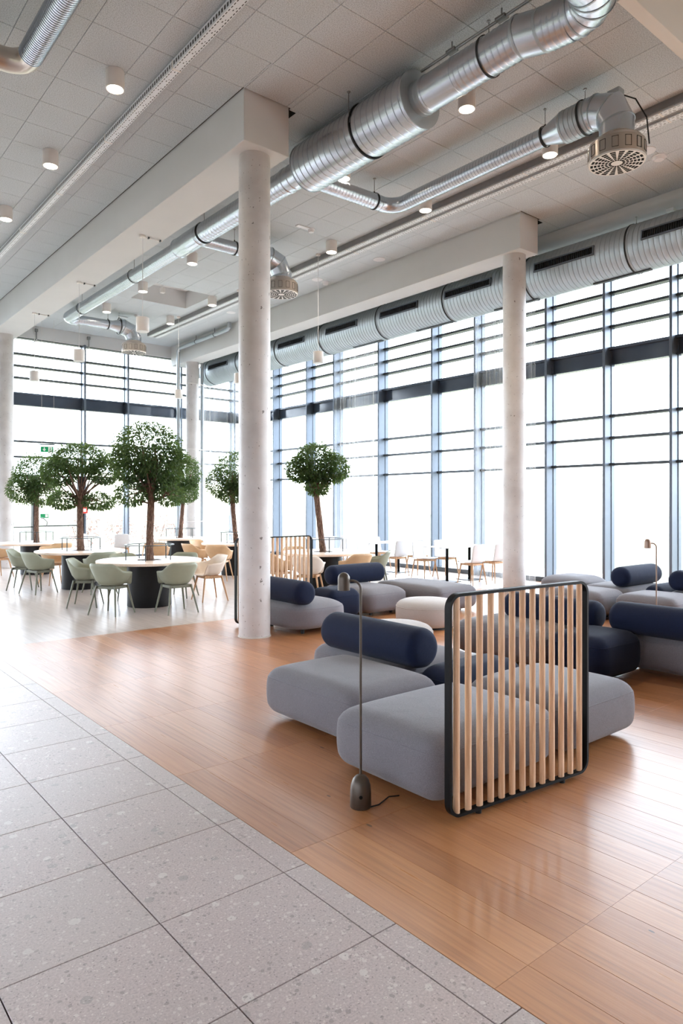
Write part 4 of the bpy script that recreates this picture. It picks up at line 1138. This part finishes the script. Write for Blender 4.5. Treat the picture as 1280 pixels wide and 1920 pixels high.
def seat(proto, x, y, tx, ty, lb, grp):
    if proto.name in used: o = dup(proto, (0, 0, 0))
    else: o = proto; used.add(proto.name)
    face(o, x, y, tx, ty); o['label'] = lb; o['group'] = grp
def ringed(proto, t, deg, dist, lb, grp):
    x, y = TB[t][:2]; a = math.radians(deg)
    seat(proto, x+dist*math.cos(a), y+dist*math.sin(a), x, y, lb, grp)
g = 'armchairs around the round tables'
ringed(GREEN, 0, -149, .95, 'green armchair front left of the nearest round table', g)
ringed(GREEN, 0, -90, .97, 'green armchair front right of the nearest round table', g)
ringed(GREEN, 0, 147, 1.0, 'green armchair at the left side of the nearest round table, turned sideways', g)
ringed(GREEN, 0, 88, 1.0, 'green armchair on the far side of the nearest round table, behind the trunk', g)
ringed(GREEN, 0, 36, 1.05, 'green armchair behind the pale one at the nearest round table', g)
ringed(PALE, 0, -6, 1.04, 'pale peach armchair with oak legs at the right of the nearest round table', g)
ringed(GREEN, 1, -161, .92, 'green armchair in front of the second table on the left, back to the viewer', g)
ringed(GREEN, 1, 150, 1.06, 'green armchair at the left end of the second table, turned sideways', g)
ringed(GREEN, 1, -90, 1.0, 'green armchair between the second and the nearest round tables', g)
ringed(TAN, 1, 100, 1.0, 'tan armchair on the far side of the second table on the left', g)
ringed(TAN, 2, 198, .95, 'tan armchair at the left edge of the picture', g)
ringed(TAN, 2, -80, 1.0, 'tan armchair on the near side of the third table on the left', g)
seat(TAN, 6.95, 15.1, 8.4, 16.9, 'tan armchair seen just right of the nearest tree trunk', g)
ringed(TAN, 4, 112, 1.0, 'tan armchair on the far side of the table half hidden by the column', g)
ringed(TAN, 4, 186, 1.12, 'tan armchair at the left of the table half hidden by the column, turned sideways', g)
seat(TAN, 7.5, 13.2, 8.43, 14.05, 'tan armchair in front of the table half hidden by the column', g)
seat(PALE, 7.2, 9.6, 8.14, 10.39, 'pale armchair seen through the rear slatted screen', g)
ringed(TAN, 5, 180, 1.04, 'tan armchair seen through the rear slatted screen, left of the pale one', g)
ringed(TAN, 5, -94, 1.0, 'tan armchair above the blue bolster at the table behind the rear screen', g)
ringed(GREEN, 5, -48, 1.0, 'green armchair right of the tan one at the table behind the rear screen', g)
ringed(TAN, 5, 82, 1.0, 'tan armchair on the far side of the table behind the rear screen', g)

# ------------------------------------------------------------------ white cafe chairs and tables
def cafe_chair():
    r = empty('cafe_chair', (0, 0, 0), 0, cat='chair')
    m = MB(); prof = [(.21, .452), (.20, .462), (.14, .452), (0, .444), (-.12, .448), (-.165, .462), (-.188, .50), (-.198, .56), (-.212, .68), (-.228, .80), (-.232, .825)]
    rows = []; n = 12
    for i, (y, z) in enumerate(prof):
        k = i/(len(prof)-1); hw = .215 if i < 5 else .215-.028*(i-4)/6
        rows.append([(hw*(-1+2*j/n), y+(.03*(abs(-1+2*j/n)**2) if i > 5 else 0)-(.02*abs(-1+2*j/n)**4 if i < 2 else 0), z+(.012*abs(-1+2*j/n)**2 if i < 6 else -.02*abs(-1+2*j/n)**4 if i > 8 else 0)) for j in range(n+1)])
    vs = [p for q in rows for p in q]; w_ = n+1
    m.add(vs, [(a*w_+j, a*w_+j+1, (a+1)*w_+j+1, (a+1)*w_+j) for a in range(len(rows)-1) for j in range(n)])
    o = m.build('shell', M['white_plastic'], r, 180); md = o.modifiers.new('solid', 'SOLIDIFY'); md.thickness = .012; md.offset = -1
    m = MB(); m.box(-.17, .17, -.155, -.125, .40, .435, .004); m.box(-.17, .17, .125, .155, .40, .435, .004); m.box(-.17, -.14, -.15, .15, .40, .435, .004); m.box(.14, .17, -.15, .15, .40, .435, .004); m.build('seat_frame', M['oak_leg'], r, 0)
    for sx in (-1, 1):
        for sy in (-1, 1):
            m = MB(); m.tube((sx*.16, sy*.145, .44), (sx*.215, sy*.205, 0), .018, .010, 10); m.build('leg', M['oak_leg'], r)
    return r
def cafe_table():
    r = empty('cafe_table', (0, 0, 0), 0, cat='table')
    m = MB(); m.box(-.35, .35, -.35, .35, .728, .742, .004); m.build('tabletop', M['white_plastic'], r, 0)
    m = MB(); m.tube((0, 0, .012), (0, 0, .715), .03, None, 20); m.build('pedestal', M['black'], r)
    m = MB()
    for a in (0, PI/2): m.box(*((-.22, .22, -.015, .015) if a == 0 else (-.015, .015, -.22, .22)), .712, .728)
    m.build('bracket', M['black'], r, 0)
    m = MB(); m.box(-.21, .21, -.21, .21, 0, .012, .004); m.build('foot_plate', M['black'], r, 0)
    return r
CC, CT = cafe_chair(), cafe_table()
def ct(x, y, lb):
    global CT
    if 'label' in CT: o = dup(CT, (x, y, 0))
    else: o = CT; o.location = (x, y, 0)
    o['label'] = lb; o['group'] = 'white square cafe tables by the glazing'
def cc(x, y, tx, ty, lb): seat(CC, x, y, tx, ty, lb, 'white cafe chairs by the glazing')
ct(11.05, 9.87, 'white square table on a black pedestal left of the far column, nearer of the pair'); ct(11.77, 9.87, 'white square table on a black pedestal left of the far column, beside the glazing')
cc(11.05, 10.52, 11.05, 9.8, 'white chair left of the table pair next to the far column'); cc(11.77, 10.55, 11.77, 9.8, 'white chair behind the left end of the table pair next to the far column')
cc(11.05, 9.2, 11.05, 9.9, 'white chair in front of the table pair by the far column'); cc(11.75, 9.2, 11.75, 9.9, 'white chair touching the outline of the far column')
ct(10.98, 12.0, 'white square table above the green armchair, nearer of the second pair'); ct(11.70, 12.0, 'white square table of the second pair, beside the glazing')
cc(11.0, 11.36, 11.0, 12, 'white chair right of the second table pair, nearer the viewer'); cc(11.7, 11.36, 11.7, 12, 'white chair right of the second table pair, by the glazing')
cc(11.7, 12.68, 11.7, 12, 'white chair behind the second table pair, by the glazing'); cc(10.98, 12.7, 10.98, 12, 'white chair left of the second table pair, in front of the curtain')
ct(10.95, 14.6, 'white square table farther along the glazing, right of the ring with the round crowned tree'); cc(10.95, 13.95, 10.95, 14.6, 'white chair in front of the farther table by the curtain'); cc(11.6, 14.0, 11.6, 14.6, 'white chair by the curtain, farthest on the long glazing')
ct(7.75, 19.2, 'white square table in front of the end glazing, left of the tallest trunk')
cc(6.85, 19.1, 7.7, 19.2, 'white chair at the end glazing table, left side'); cc(7.45, 18.42, 7.75, 19.2, 'white chair at the end glazing table, near side'); cc(8.45, 18.9, 7.75, 19.2, 'white chair at the end glazing table, right side by the tallest trunk')
ct(10.95, 18.2, 'white square table beside the far corner column'); cc(10.9, 17.5, 10.95, 18.2, 'white chair on the near side of the corner table'); cc(11.6, 17.9, 10.95, 18.2, 'white chair on the right side of the corner table')
